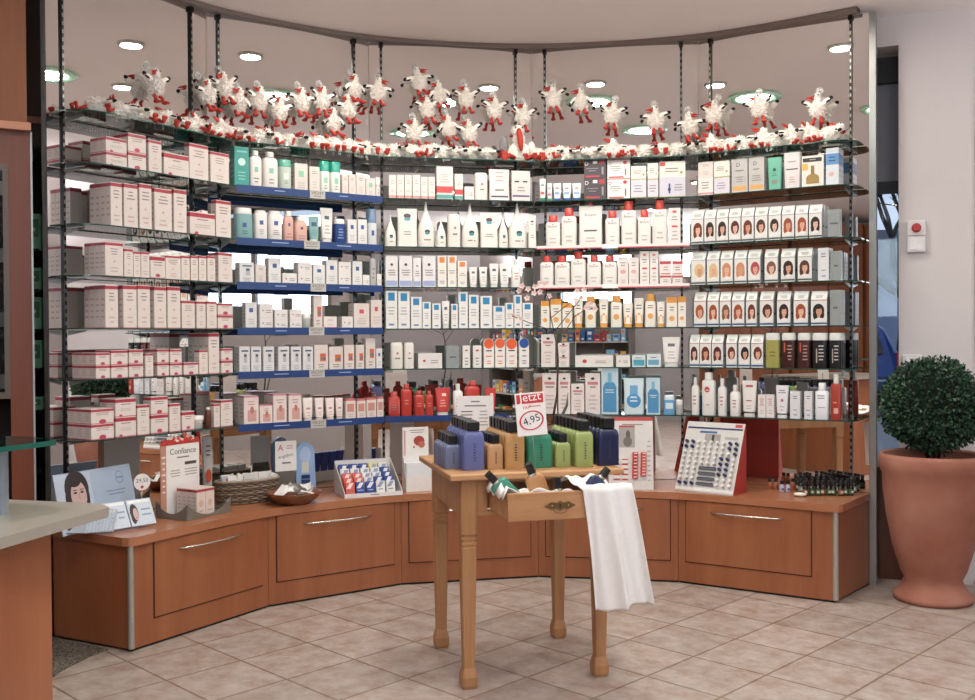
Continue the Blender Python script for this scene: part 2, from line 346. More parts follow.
# car (seen through the slot: rear left quarter)
ca = empty('car', (7.05, 19.5, -.15), R(-3), 'dark blue estate car parked outside the narrow window', 'car')
ca.scale = (1.12, 1.12, 1.12)
CB = P('#25407a', .25, .3)
prof = [(-.85, .35), (-.92, .55), (-.9, .95), (-.72, 1.42), (-.62, 1.5), (.62, 1.5), (.72, 1.42), (.9, .95), (.92, .55), (.85, .35)]
mb = MB()
secs = [(0, .9, .0), (.08, 1, .0), (.35, 1, .02), (1.5, 1, .0), (2.6, .99, .0), (3.0, .98, -.30), (4.1, .96, -.55), (4.3, .85, -.6)]
vs = []; n = len(prof)
for y, k, dz in secs:
    for x, z in prof:
        zz = z if z < 1 else 1+(z-1)*(1+dz*1.6) if dz > -.6 else 1.0
        vs.append((x*k, y+(z > 1)*max(0, (z-1)*.5)*(y < .2), zz))
mb.add(vs, [(i*n+j, i*n+(j+1) % n, (i+1)*n+(j+1) % n, (i+1)*n+j) for i in range(len(secs)-1) for j in range(n)]+[tuple(range(n-1, -1, -1)), tuple(range((len(secs)-1)*n, len(secs)*n))], CB, False)
mb.build('car_body', ca)
mb = MB(); mb.add([(-.62, .10, 1.0), (.62, .10, 1.0), (.55, .26, 1.42), (-.55, .26, 1.42)], [(0, 1, 2, 3)], P('#10151c', .1)); mb.xf(Matrix.Translation((0, -.05, 0))); mb.build('rear_window', ca)
for s_ in (-1, 1):
    mb = MB(); mb.box(s_*.9-.0-.09, s_*.9+.03, -.03, .14, .62, 1.02, P('#a02020', .2)); mb.build('tail_light', ca)
    for y in (.8, 3.4):
        mb = MB(); mb.lathe([(.2, -.1), (.31, -.1), (.31, .1), (.2, .1)], P('#141414', .8), 20); mb.xf(Matrix.Translation((s_*.86, y, .31)) @ Matrix.Rotation(R(90), 4, 'Y')); mb.build('wheel', ca)
mb = MB(); mb.box(-.9, .9, -.1, .05, .36, .6, P('#1b2b52', .5)); mb.box(-.9, .9, -.11, -.02, .52, .56, P('#9aa3b5', .4)); mb.build('bumper', ca)

# ================================================================== MIRRORS, UPRIGHTS, SHELVES
bayname = ['leftmost bay', 'second bay', 'middle bay', 'fourth bay', 'rightmost bay']
MT = 3.074
for b in range(5):
    r = empty('mirror_panel', loc3(b, LEN[b]/2, 0, 0), ANG[b], 'full-height mirror behind the glass shelves, '+bayname[b], 'mirror', 'mirror panels behind the shelves')
    mb = MB(); L = LEN[b]/2-.0012; z0 = TOP if b not in (0, 4) else .02
    z0 = .46 if 0 < b < 4 else .0
    mb.box(-L, L, 0, .006, z0+.001, MT, MIRROR); mb.build('mirror_glass', r)
    mb = MB(); mb.box(-L, L, .0065, .02, z0, MT, P('#4a443f', .8)); mb.build('backing_board', r)
for b, s0, s1 in ((4, LEN[4]+.001, LEN[4]+.035), (0, -.005, -.001)):
    mb = MB(); mb.box(s0, s1, -.004 if b else .0, .03, 0, MT, ALU if b else P('#4d4b48', .5))
    o = mb.build('edge_profile', None, loc3(b, 0, 0, 0), ANG[b]); tag(o, 'brushed aluminium edge strip closing the right end of the mirror wall' if b else 'thin dark edge strip closing the left end of the mirror wall', 'metal strip')
# smooth curved trim under the ceiling along the mirror tops
pts = []
ctl = [M[0]+(M[0]-M[1])*.4]+[m_ for m_ in M[:5]]+[M[5]-T[4]*.045]
def cat(p0, p1, p2, p3, t): return .5*((2*p1)+(-p0+p2)*t+(2*p0-5*p1+4*p2-p3)*t*t+(-p0+3*p1-3*p2+p3)*t**3)
for i in range(len(ctl)-1):
    p0 = ctl[max(i-1, 0)]; p3 = ctl[min(i+2, len(ctl)-1)]
    for k in range(10): pts.append(cat(p0, ctl[i], ctl[i+1], p3, k/10))
pts.append(ctl[-1])
mb = MB(); vs = []
for i, p in enumerate(pts):
    d = (pts[min(i+1, len(pts)-1)]-pts[max(i-1, 0)]).normalized(); nrm = Vector((-d.y, d.x))
    for off, z in ((-.068, CEIL-.024), (-.068, CEIL-.001), (.0, CEIL-.001), (.0, CEIL-.024)): q = p+nrm*off; vs.append((q.x, q.y, z))
mb.add(vs, [(i*4+j, (i+1)*4+j, (i+1)*4+(j+1) % 4, i*4+(j+1) % 4) for i in range(len(pts)-1) for j in range(4)]+[(0, 1, 2, 3)], P('#86776f', .6)); struct(mb.build('trim_3'))

UP = [(65.5, 194), (221, 356), (383, 517), (546, 682), (711, 851)]
DK = P('#1a1716', .35, .4); LT = P('#8e8b86', .35, .6)
UPS = []
for b in range(5):
    row = []
    for j, px in enumerate(UP[b]):
        s, _ = hit(b, px, 330, .008); row.append(s)
        mb = MB(); uw = .005 if b == 0 else .0065; mb.box(-uw, uw, -.006, .006, 0, MT-TOP-.02, DK)
        z = .03
        while z < MT-TOP-.06: mb.box(-.0042, .0042, -.0066, -.005, z, z+.018, LT); z += .037
        mb.box(-.012, .012, -.009, .004, MT-TOP-.025, MT-TOP, DK)
        o = mb.build('shelf_upright', None, loc3(b, s, .008, TOP), ANG[b])
        tag(o, 'slotted dark metal shelf upright, %s one in the %s' % (('left', 'right')[j], bayname[b]), 'shelf upright', 'slotted uprights on the mirrors')
    UPS.append(row)

def miter(i, d):
    if i == 0: q = M[0]-N[0]*d
    elif i == 5: q = M[5]-N[4]*d
    else:
        nb = (N[i-1]+N[i]).normalized(); q = M[i]-nb*d/nb.dot(N[i])
    return q
SD = .25
BLUE = P('#12356f', .4); TAGG = P('#b9b4ae', .4)
shelfname = ['top shelf', 'second shelf', 'third shelf', 'fourth shelf', 'fifth shelf', 'sixth shelf', 'lowest shelf']
for k, z in enumerate(SZ):
    for b in range(5):
        o0 = loc3(b, LEN[b]/2, 0, z)
        def loc(q): w = Vector((q.x-o0.x, q.y-o0.y)); return (w.dot(T[b]), w.dot(N[b]))
        r = empty('glass_shelf', o0, ANG[b], 'clear glass shelf with green edge, %s of the %s' % (shelfname[k], bayname[b]), 'shelf', 'curved glass shelves')
        a0, a1 = loc(miter(b, .03)), loc(miter(b+1, .03)); f0, f1 = loc(miter(b, SD)), loc(miter(b+1, SD))
        e = .0015; poly = [(a0[0]+e, a0[1])]
        rc = .13 if b == 0 else 0
        if b == 0:
            x0 = f0[0]-.01; poly = [(x0, a0[1])]
            for t in range(7):
                a = math.pi*(1+.5*t/6); poly.append((x0+rc+rc*math.cos(a), f0[1]+rc+rc*math.sin(a)))
        else: poly.append((f0[0]+e, f0[1]))
        if b == 4:
            x1 = f1[0]-.02; rc = .13
            for t in range(7):
                a = math.pi*(1.5+.5*t/6); poly.append((x1-rc+rc*math.cos(a), f1[1]+rc+rc*math.sin(a)))
            poly.append((x1, a1[1]))
        else: poly += [(f1[0]-e, f1[1]), (a1[0]-e, a1[1])]
        mb = MB(); mb.prism(poly, -.006, 0, GL, GLE); mb.build('glass_pane', r)
        for s in UPS[b]:
            mb = MB(); x = s-LEN[b]/2
            v = [(x-.002, -.028, -.009), (x-.002, -SD+.09, -.009), (x-.002, -SD+.09, -.013), (x-.002, -.028, -.032)]
            mb.add(v+[(p[0]+.004, p[1], p[2]) for p in v], [(0, 1, 2, 3), (7, 6, 5, 4), (0, 4, 5, 1), (1, 5, 6, 2), (2, 6, 7, 3), (3, 7, 4, 0)], P('#8b8c8c', .35, .5)); mb.build('bracket', r)
        # front label strips
        def strip(x0, x1, h_, mat, dz=0):
            mb = MB(); mb.box(x0, x1, f0[1]-.004, f0[1]-.001, -.008-h_+.006+dz, .006+dz, mat); return mb
        if b == 1 and k > 0:
            mb = strip(f0[0]+.012, f1[0]-.004, .03, BLUE)
            for cx, ww in ((-.17, .06), (.0, .0), (.2, .055)):
                if ww: mb.lines(cx-ww, cx+ww*.6, -.018, -.004, 1, f0[1]-.0046, P('#9fb0d6', .5), k)
            st = mb.build('label_strip', r); st['label'] = 'blue label strip along the shelf front'
            s_, _ = hit(1, [0, 318, 312, 318, 316, 316, 317][k], 300, SD); cx = s_-LEN[1]/2
            mb = MB(); mb.box(cx-.045, cx+.045, f0[1]-.0062, f0[1]-.0048, -.036, .008, TAGG); mb.text('VICHY', .072, cx, -.006, f0[1]-.0068, P('#4d4743', .5)); mb.lines(cx-.036, cx+.036, -.028, -.017, 1, f0[1]-.0068, P('#716a66', .5), k)
            mb.build('price_tag', st)['label'] = 'grey tag with dark lettering'
        if b == 2 and k == 6:
            for x0, x1 in ((f0[0]+.004, hit(2, 462, 415, SD)[0]-LEN[2]/2), (hit(2, 492, 415, SD)[0]-LEN[2]/2, hit(2, 507, 415, SD)[0]-LEN[2]/2)):
                mb = strip(x0, x1, .028, BLUE); mb.build('label_strip', r)
        if b == 3 and k in (2, 3):
            mb = strip(f0[0]+.008, f1[0]-.01, .012, P('#eee4e0', .4), .004); mb.rect(f0[0]+.008, f1[0]-.01, -.0105, -.004, f0[1]-.0048, P('#c9555b', .4))
            s_, _ = hit(3, 610, 250, SD); cx = s_-LEN[3]/2; mb.box(cx-.045, cx+.045, f0[1]-.0075, f0[1]-.0052, -.012, .012, P('#f7f4f2', .4))
            mb.build('label_strip', r)['label'] = 'white label strip with a red lower edge'

# ================================================================== CABINETS
def inner(V_, k, d):   # offset cabinet line
    pass
VT = [(V[i+1]-V[i]).normalized() for i in range(5)]
cabname = ['leftmost', 'second', 'middle', 'fourth', 'rightmost']
for b in range(5):
    o0 = V[b]; ang = math.atan2(VT[b].y, VT[b].x); L = (V[b+1]-V[b]).length; nb = Vector((-VT[b].y, VT[b].x))
    r = empty('drawer_cabinet', (o0.x, o0.y, 0), ang, 'beech drawer cabinet with wide bowed handle, %s of the five under the worktop' % cabname[b], 'cabinet', 'beech drawer cabinets under the worktop')
    def lc(q): w = q-o0; return (w.dot(VT[b]), w.dot(nb))
    c0, c1 = lc(M[b]), lc(M[b+1])
    if b == 0: c0 = lc(M[0]+T[0]*.0)
    ins = -.012
    poly = [(0.001, 0), (L-.001, 0), (c1[0]-.001, c1[1]+ins), (c0[0]+.001, c0[1]+ins)]
    toe = [(.02 if b == 0 else .001, .012), (L-(.02 if b == 4 else .001), .012), (c1[0]-.001, c1[1]+ins), (c0[0]+.001, c0[1]+ins)]
    mb = MB(); mb.prism(poly, .012, .459, WOOD); mb.prism(toe, 0, .0119, BLACK); mb.build('carcass', r)
    mb = MB(); mb.box(.0, L, -.001, .0, .1305, .1315, P('#4b2413', .7)) if 0 else None
    # drawer front over a dark sheet painted as the shade of its gap
    x0 = .125 if b == 0 else .045; x1 = L-(.125 if b == 4 else .045)
    mb.box(x0-.005, x1+.005, -.0012, .001, .118, .458, P('#3b1c10', .8)); mb.build('gap_shade_sheet', r)
    mb = MB(); mb.box(x0, x1, -.006, -.0015, .124, .455, WOOD); dr = mb.build('drawer', r)
    hx = (x0+x1)/2; hw = .195
    mb = MB(); P_ = [(hx-hw+2*hw*t/10, -.008-.026*math.sin(math.pi*t/10)**.6, .402) for t in range(11)]
    mb.tube(P_, [.003]+[.005]*9+[.003], STEEL, 8); mb.build('handle', dr)
    # post strips between units
    for xa, xb in (((x1+.02, x1+.024),) if b == 4 else ()): pass
    if b in (0, 4):
        x = 0 if b == 0 else L
        mb = MB(); mb.lathe([(.014, .014), (.014, .459)], P('#b4b0a8', .3, .5), 14, x+(.006 if b == 0 else -.006), .006); mb.build('corner_profile', r)['label'] = 'aluminium corner profile'
# worktop
outer = [M[i].copy() for i in range(6)]
def off(P0, P1, d): t = (P1-P0).normalized(); return Vector((-t.y, t.x))*d
fr_ = []
for i in range(6):
    if i == 0: nb = Vector((-VT[0].y, VT[0].x)); q = V[0]-nb*.02-VT[0]*.022
    elif i == 5: nb = Vector((-VT[4].y, VT[4].x)); q = V[5]-nb*.02+VT[4]*.022
    else:
        n1 = Vector((-VT[i-1].y, VT[i-1].x)); n2 = Vector((-VT[i].y, VT[i].x)); nb = (n1+n2).normalized(); q = V[i]-nb*.02/nb.dot(n1)
    fr_.append(q)
fs_ = [];
for i in range(5):
    p0 = fr_[max(i-1, 0)]; p3 = fr_[min(i+2, 5)]
    for k in range(8):
        c = cat(p0, fr_[i], fr_[i+1], p3, k/8); l_ = fr_[i].lerp(fr_[i+1], k/8); fs_.append(c.lerp(l_, .45 if 0 < i < 4 else .6))
fs_.append(fr_[5])
e0 = (M[0]-V[0]).normalized(); e1 = (M[5]-V[5]).normalized()
# rounded free corners
f0c = fs_[0]; rc = .04
corner0 = [f0c+e0*rc, f0c+(e0*.3+VT[0]*.3)*rc*.9, f0c+VT[0]*rc]
f5 = fs_[-1]; corner5 = [f5-VT[4]*rc, f5+(e1*.3-VT[4]*.3)*rc*.9, f5+e1*rc]
backs = [M[5]-N[4]*.014+T[4]*.006]+[miter(i, .014) for i in range(4, 0, -1)]+[M[0]-N[0]*.014-T[0]*.006]
poly = corner0+[p for p in fs_[1:-1]]+corner5+[q for q in backs]
mb = MB(); mb.prism([(p.x, p.y) for p in poly], .4595, TOP, WOODTOP)
wt = mb.build('worktop'); tag(wt, 'curved beech worktop running over all five drawer cabinets', 'worktop'); bevel(wt, .006, 3)

# ================================================================== FURNITURE AROUND
# left: tall cherry cabinet with glass door
tx = at(33, 400, D=3.9).x
CA = R(27); CO = Vector((tx-.45*math.cos(CA), 3.9-.45*math.sin(CA), 0))
r = empty('tall_cabinet', CO, CA, 'tall cherry-wood cabinet with a glass door at the left edge', 'cabinet')
mb = MB(); zb = at(16, 131, D=3.88).z
for a in ((-.45, -.31, 0, zb), (.372, .45, 0, zb), (-.31, .372, 0, .35)): mb.box(a[0], a[1], 0, .02, a[2], a[3], WOODD)
zt_ = at(5, 166, D=3.9).z
mb.box(-.31, .372, 0, .02, zt_, zb, WOODD); mb.box(.43, .449, .0201, .5, 0, zb, WOODD); mb.box(-.45, -.43, .0201, .5, 0, zb, WOODD); mb.box(-.43, .43, .48, .5, 0, zb, P('#2a1710', .7)); mb.build('carcass', r)
mb = MB(); mb.box(-.45, .44, -.02, .5, zb+.03, CEIL-.002, WOODU); mb.build('upper_cupboard', r)
mb = MB(); mb.box(-.45, .453, -.035, .5, zb+.0005, zb+.0295, P('#b97f60', .4)); mb.build('cornice_shelf', r)
mb = MB(); mb.box(.4505, .4575, -.004, .02, 0, zb, ALU); mb.build('edge_strip', r)
mb = MB(); zlo = at(5, 398, D=3.9).z
for a in ((-.31, -.285, zlo, zt_), (.352, .372, zlo, zt_), (-.285, .352, zlo, zlo+.025), (-.285, .352, zt_-.025, zt_)): mb.box(a[0], a[1], -.012, -.0005, a[2], a[3], P('#5c5048', .4, .3))
d = mb.build('door', r); mb = MB(); mb.box(-.285, .352, -.008, -.004, zlo+.025, zt_-.025, GLW); mb.build('door_glass', d)
mb = MB()
for z in (1.13, 1.37, 1.62, 1.88): mb.box(-.425, .42, .04, .46, z-.01, z, P('#4a2a1c', .5))
mb.build('inner_shelf', r)
for z, nm in ((1.13, 'lowest'), (1.37, 'second lowest'), (1.62, 'second highest'), (1.88, 'highest')):
    for k in range(3):
        q_ = Matrix.Rotation(CA, 3, 'Z') @ Vector((.23+k*.065, .06, 0))
        e = empty('bottle', (CO.x+q_.x, CO.y+q_.y, z+.0005), CA, 'dark bottle with pale label behind cabinet glass door, %s shelf, %s from left' % (nm, ORD[k]), 'bottle', 'dark bottles behind the glass door')
        mb = MB(); mb.lathe([(.026, 0), (.026, .1), (.012, .125), (.012, .14)], P('#1b1310', .15), 14); mb.lathe([(.0265, .03), (.0265, .085)], P('#b9ab98' if k else '#7a3a2c', .6), 14); mb.build('bottle_body', e)
        mb = MB(); mb.lathe([(.014, .14), (.014, .16)], BLACK, 12); mb.build('cap', e)
# niche between cabinet and mirror: dark shelf unit with green boxes
r = empty('shelf_unit', (-2.27, 4.72, 0), R(20), 'dark shelf unit with green cartons, between the cherry cabinet and mirror wall', 'shelf unit')
DG = P('#16211d', .7)
mb = MB(); mb.box(-.45, .18, .22, .24, 0, 2.25, DG); mb.box(-.47, -.45, -.1, .24, 0, 2.25, DG); mb.box(.164, .17, .0, .22, 0, 2.25, DG); mb.build('back_panel', r)
zz = [at(40, y, D=4.7).z for y in (470, 410, 368, 329, 289, 249, 205)]
mb = MB(); mb.box(-.45, .15, -.1, .22, 2.235, 2.25, DG); mb.build('top_board', r)
for z in zz[:-1]: mb = MB(); mb.box(-.449, .149, -.1, .219, z-.012, z, DG); mb.build('shelf_board', r)
GRN = P('#86cfa6', .5)
for i, z in enumerate(zz[1:-1]):
    for k in range(4):
        if i == 0 and k % 2: continue
        q = Matrix.Rotation(R(20), 3, 'Z') @ Vector((.10-k*.13, -.02, 0)); h_ = [.06, .13, .15, .1, .165][i]*(.9 if k % 2 else 1)
        mb = MB(); mb.box(-.058, .058, -.05, .05, 0, h_, GRN); mb.rect(-.05, .05, h_*.35, h_*.85, -.0506, P('#4a8a66', .5)); mb.rect(-.035, .035, h_*.5, h_*.6, -.0510, P('#d5e6d8', .5))
        o = mb.build('carton', None, (-2.27+q.x, 4.72+q.y, z+.0005), R(20)); tag(o, 'green carton in the dark unit left of the mirrors, %s board up, %s from right' % (ORD[i], ORD[k]), 'carton', 'green cartons in the dark shelf unit')
# upper dark panel above niche
mb = MB(); mb.box(-.47, .18, -.09, .24, 2.2505, CEIL-.002, P('#3c2a20', .5)); mb.box(-.46, .175, -.1, -.0905, 2.36, 2.39, P('#a87458', .4)); 
o = mb.build('upper_cupboard', None, (-2.27, 4.72, 0), R(20)); tag(o, 'dark brown cupboard block hung above the shelf unit with green cartons', 'cupboard')

# left foreground counter
r = empty('counter', (-1.5, 2.0, 0), 0, 'shop counter with pale stone top and beech side, cropped at lower left', 'counter')
t1 = at(107, 508, z=.95); t2 = at(0, 538, z=.95); t3 = at(100.5, 503.5, z=.95); t4 = at(0, 499, z=.95)
ds = (t2-t1); t2b = t1+ds*2.6; t4b = t3+(t4-t3)*3.2
poly = [(t2b.x, t2b.y), (t1.x, t1.y), (t1.x-.004, t1.y+.02), (t3.x, t3.y), (t4b.x, t4b.y), (-2.0, t2b.y)]
mb = MB(); mb.prism([(x+1.5, y-2.0) for x, y in poly], .927, .95, P('#968f84', .3, 0, .05, 60)); bevel(mb.build('stone_top', r), .003)
bx = at(51.5, 600, D=t1.y-.03).x
mb = MB(); mb.prism([(bx+1.5-.0, t2b.y-2.0+.05), (bx+1.5, t1.y-2.03), (-.45, t1.y-2.0+.08), (-.45, t2b.y-2.0+.05)], .0, .9265, WOOD); mb.build('counter_body', r)
gz = 1.115
p1 = at(56, 440, z=gz); p2 = at(0, 447, z=gz); p3 = at(30, 436.5, z=gz); p4 = at(0, 436, z=gz)
r = empty('glass_display_shelf', (-1.3, 2.2, .9505), 0, 'green-edged glass shelf raised on a grey post above the counter', 'shelf')
far = p4+(p4-p3)*3
poly = [(p1.x+(p2.x-p1.x)*3.2, p1.y+(p2.y-p1.y)*3.2)]+[(p1.x-.012, p1.y-.03), (p1.x, p1.y), (p1.x-.012, p1.y+.02), (p3.x, p3.y), (far.x, far.y)]
mb = MB(); mb.prism([(x+1.3, y-2.2) for x, y in poly], gz-.9505-.012, gz-.9505, glass_pane_mat('green_glass', '#8fb9a9'), P('#1f5a4e', .1)); mb.build('glass_pane', r)
pp = at(-2, 480, D=2.3)
mb = MB(); mb.lathe([(.022, 0), (.022, .151)], P('#8b929b', .35, .3), 20, pp.x+1.3, pp.y-2.2); mb.build('post', r)

# right: terracotta pot with clipped box bush
pc = at(931, 607, z=0); pc = Vector((pc.x+.072, pc.y+.14, 0))
r = empty('potted_shrub', pc, 0, 'clipped round boxwood bush in a large terracotta pot before the white pier', 'potted plant')
TC = bpy.data.materials.new('terracotta'); TC.use_nodes = True; nt = TC.node_tree; b_ = nt.nodes['Principled BSDF']; n_ = nt.nodes.new('ShaderNodeTexNoise'); n_.inputs['Scale'].default_value = 4; n_.inputs['Detail'].default_value = 8
tc_ = nt.nodes.new('ShaderNodeTexCoord'); rr = nt.nodes.new('ShaderNodeValToRGB'); rr.color_ramp.elements[0].position = .3; rr.color_ramp.elements[1].position = .7
rr.color_ramp.elements[0].color = hexc('#8f5543'); rr.color_ramp.elements[1].color = hexc('#a57160'); nt.links.new(tc_.outputs['Object'], n_.inputs['Vector']); nt.links.new(n_.outputs['Fac'], rr.inputs[0]); nt.links.new(rr.outputs[0], b_.inputs['Base Color']); b_.inputs['Roughness'].default_value = .75
Dp = pc.y
def pz(y): return at(935, y, D=Dp).z
def pr(w): return w*Dp/FPX
prof = [(pr(30), 0), (pr(37), .004), (pr(38), .03), (pr(36), pz(594)), (pr(30), pz(585)), (pr(27), pz(578)), (pr(31), pz(570)), (pr(38.5), pz(545)), (pr(44), pz(515)), (pr(47), pz(490)), (pr(47.5), pz(474)), (pr(49.5), pz(470)), (pr(51), pz(464)), (pr(51), pz(457)), (pr(49), pz(453)), (pr(45), pz(455)), (pr(43), pz(470)), (pr(20), pz(472))]
mb = MB(); mb.lathe(prof, TC, 56); mb.build('pot', r)
mb = MB(); mb.lathe([(0.0, pz(466)), (pr(43.5), pz(466)), (pr(43.5), pz(463)), (0.0, pz(460))], P('#1c130e', .95, 0, .3), 24); mb.build('soil', r)
mb = MB(); LF = [P('#2d4a35', .45), P('#1c3324', .5), P('#3f6547', .4), P('#24402c', .5)]
zc = pz(408); rb = pr(47.5); rzb = pr(49)
rl = random.Random(5)
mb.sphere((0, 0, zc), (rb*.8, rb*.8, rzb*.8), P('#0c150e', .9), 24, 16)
for k in range(8000):
    a = rl.uniform(0, 2*math.pi); c_ = rl.uniform(-1, 1); d_ = Vector((math.sqrt(1-c_*c_)*math.cos(a), math.sqrt(1-c_*c_)*math.sin(a), c_))
    lump = 1+.09*noise.noise(d_*3.1)+.05*noise.noise(d_*8)
    p = Vector((d_.x*rb, d_.y*rb, d_.z*rzb+(.0 if d_.z > -.5 else .03)))*lump*rl.uniform(.8, 1.03)+Vector((0, 0, zc))
    t = (d_+Vector((rl.gauss(0, .7), rl.gauss(0, .7), rl.gauss(0, .7)))).normalized(); s_ = t.orthogonal().normalized(); s_ = (Matrix.Rotation(rl.uniform(0, 6.28), 3, t) @ s_)
    l_ = rl.uniform(.016, .028); w_ = l_*.33; nv = t.cross(s_)*.12*l_
    mb.add([p, p+t*l_*.5+s_*w_+nv, p+t*l_, p+t*l_*.5-s_*w_+nv], [(0, 1, 2, 3)], LF[rl.randrange(4)])
for k in range(7):
    a = k*.9; mb.tube([(.02*math.cos(a), .02*math.sin(a), pz(462)), (.1*math.cos(a), .1*math.sin(a), zc)], .008, P('#3a2b1d', .9), 6)
mb.build('foliage', r)
# switches on the pier
def on_pier(px, py): # point on pier face
    r_ = ray(px, py); n3 = nn; t = (A.x*n3.x+A.y*n3.y)/(r_.x*n3.x+r_.y*n3.y); return Vector((r_.x*t, r_.y*t, H+r_.z*t))
pang = math.atan2(u.y, u.x)
for nm, px, py, w, h_, but, lab in (('emergency_switch', 916, 228.5, 17, 15, 1, 'white wall switch box with a red push button on the white pier'), ('light_switch', 916, 244.5, 17, 16, 0, 'plain white wall switch directly under the red-button box'), ('wall_socket', 912, 364, 18, 19, 0, 'white wall socket on the pier, partly hidden by the bush')):
    q = on_pier(px, py); k = q.y/FPX; e = empty(nm, q, pang, lab, 'switch' if nm != 'wall_socket' else 'socket')
    W_ = w*k/2; H_ = h_*k/2
    mb = MB(); mb.box(-W_, W_, -.03, -.0005, -H_, H_, P('#e8e5e6', .4)); bevel(mb.build('housing', e), .005)
    if but:
        mb = MB(); mb.lathe([(4.3*k, 0), (4.6*k, .012), (3*k, .016)], P('#b0302c', .4), 20); mb.xf(Matrix.Translation((0, -.03, 0)) @ Matrix.Rotation(R(90), 4, 'X')); mb.build('push_button', e)
    else:
        mb = MB(); mb.box(-W_*.72, W_*.72, -.034, -.0305, -H_*.7, H_*.7, P('#efecec', .35)); bevel(mb.build('rocker', e), .002)
        if nm == 'wall_socket':
            mb = MB(); mb.lathe([(.019, 0), (.017, .0015)], P('#cfcccc', .5), 16); mb.xf(Matrix.Translation((0, -.0345, 0)) @ Matrix.Rotation(R(90), 4, 'X')); mb.build('socket_face', e)
q = on_pier(878.5, 223); mb = MB(); 
# cable on the floor by the pot
mb = MB(); c0 = at(962, 585, z=0.004); pts_ = [Vector((c0.x-.0+.09*math.cos(t*.55)+.012*t, c0.y+.12+.06*math.sin(t*.55), .008+.0015*t)) for t in range(26)]
mb.tube(pts_, .004, P('#d9d6d4', .5), 6); o = mb.build('cable'); tag(o, 'loose coil of thin white cable on the tiles beside the terracotta pot', 'cable')

# ------------------------------------------------------------------ lamps (fixtures)
for i, (x, y) in enumerate(WARM):
    e = empty('downlight', (x, y, CEIL-.03), 0, 'recessed warm downlight in front of the mirrors, %s of the three in the arc' % ['leftmost', 'middle', 'rightmost'][i], 'ceiling light', 'warm downlights along the mirrors')
    mb = MB(); mb.lathe([(.062, .012), (.062, .0295), (.078, .0295), (.078, .02)], P('#d8d4cf', .3, .5), 28, cap=False); mb.lathe([(.0615, .0285), (.0, .0295)], emit('lamp_warm', '#ffe6c8', 4), 24); mb.build('trim_ring', e)
for i, (x, y) in enumerate(RING):
    e = empty('ring_light', (x, y, CEIL-.03), 0, 'large round recessed fluorescent light with greenish glass rim, %s the display table' % ['above', 'in front of'][i], 'ceiling light', 'round fluorescent lights')
    mb = MB(); mb.lathe([(.15, .004), (.19, .008), (.19, .018), (.15, .018)], P('#bfe6cf', .1, 0, .05, 40, Alpha=.9), 36, cap=False); mb.build('glass_rim', e)
    mb = MB(); mb.lathe([(.145, .018), (.145, .0295)], P('#c9ccc8', .3, .6), 32, cap=False); mb.lathe([(.14, .0285), (.0, .0295)], emit('lamp_cool', '#e9ffe6', 3), 28); mb.build('reflector', e)
for i, (x, y) in enumerate(ADDED_FARD):  # fixtures around the added downlights
    mb = MB(); mb.lathe([(.083, .0), (.083, .0295), (.1, .0295), (.1, .018)], P('#d8d4cf', .3, .5), 24, cap=False)
    o = mb.build('downlight', None, (x, y, CEIL-.03)); tag(o, 'added recessed downlight further back in the shop, %s counting away from the mirrors' % ORD[i], 'ceiling light', 'added downlights over the shop floor')

# ================================================================== PINE TABLE
TC0 = Vector((.12, 4.16, 0)); TA = R(14.2); TZ = .83
r = empty('pine_table', TC0, TA, 'small waxed pine table with open drawer in front of the shelves', 'table')
mb = MB(); mb.box(-.355, .345, -.33, .33, TZ-.024, TZ, PINEX); bevel(mb.build('tabletop', r), .006, 3)
mb = MB()
mb.box(-.285, .285, .262, .28, .665, TZ-.0245, PINEX); mb.box(-.303, -.285, -.265, .265, .665, TZ-.0245, PINE); mb.box(.281, .299, -.265, .265, .665, TZ-.0245, PINE)
mb.box(-.27, .27, -.287, -.27, TZ-.036, TZ-.0245, PINEX); mb.box(-.27, .27, -.287, -.27, .665, .68, PINEX)
for s_ in (-1, 1): mb.box(s_*.235-.035*(s_ > 0)*0-.035, s_*.235+.035, -.285, -.27, .68, TZ-.036, PINE)
mb.build('apron', r)
for sx in (-1, 1):
    for sy in (-1, 1):
        mb = MB(); c = .034
        S_ = [(0, .026), (.012, .031), (.045, .032), (.065, .027), (.08, .0225), (.10, .0225), (.3, .0265), (.535, .0305), (.543, .0305), (.545, .028), (.552, .028), (.554, .031), (.563, .031), (.565, .028), (.572, .028), (.574, .031), (.583, .031), (.585, .028), (.592, .028), (.595, .033), (.665, .033), (TZ-.0245, .033)]
        mb.ring([(sx*.262-(.012 if sx < 0 else 0), sy*.262, z, a*1.0, a*1.0, 9) for z, a in S_], PINE, 16, True, False); mb.build('leg', r)
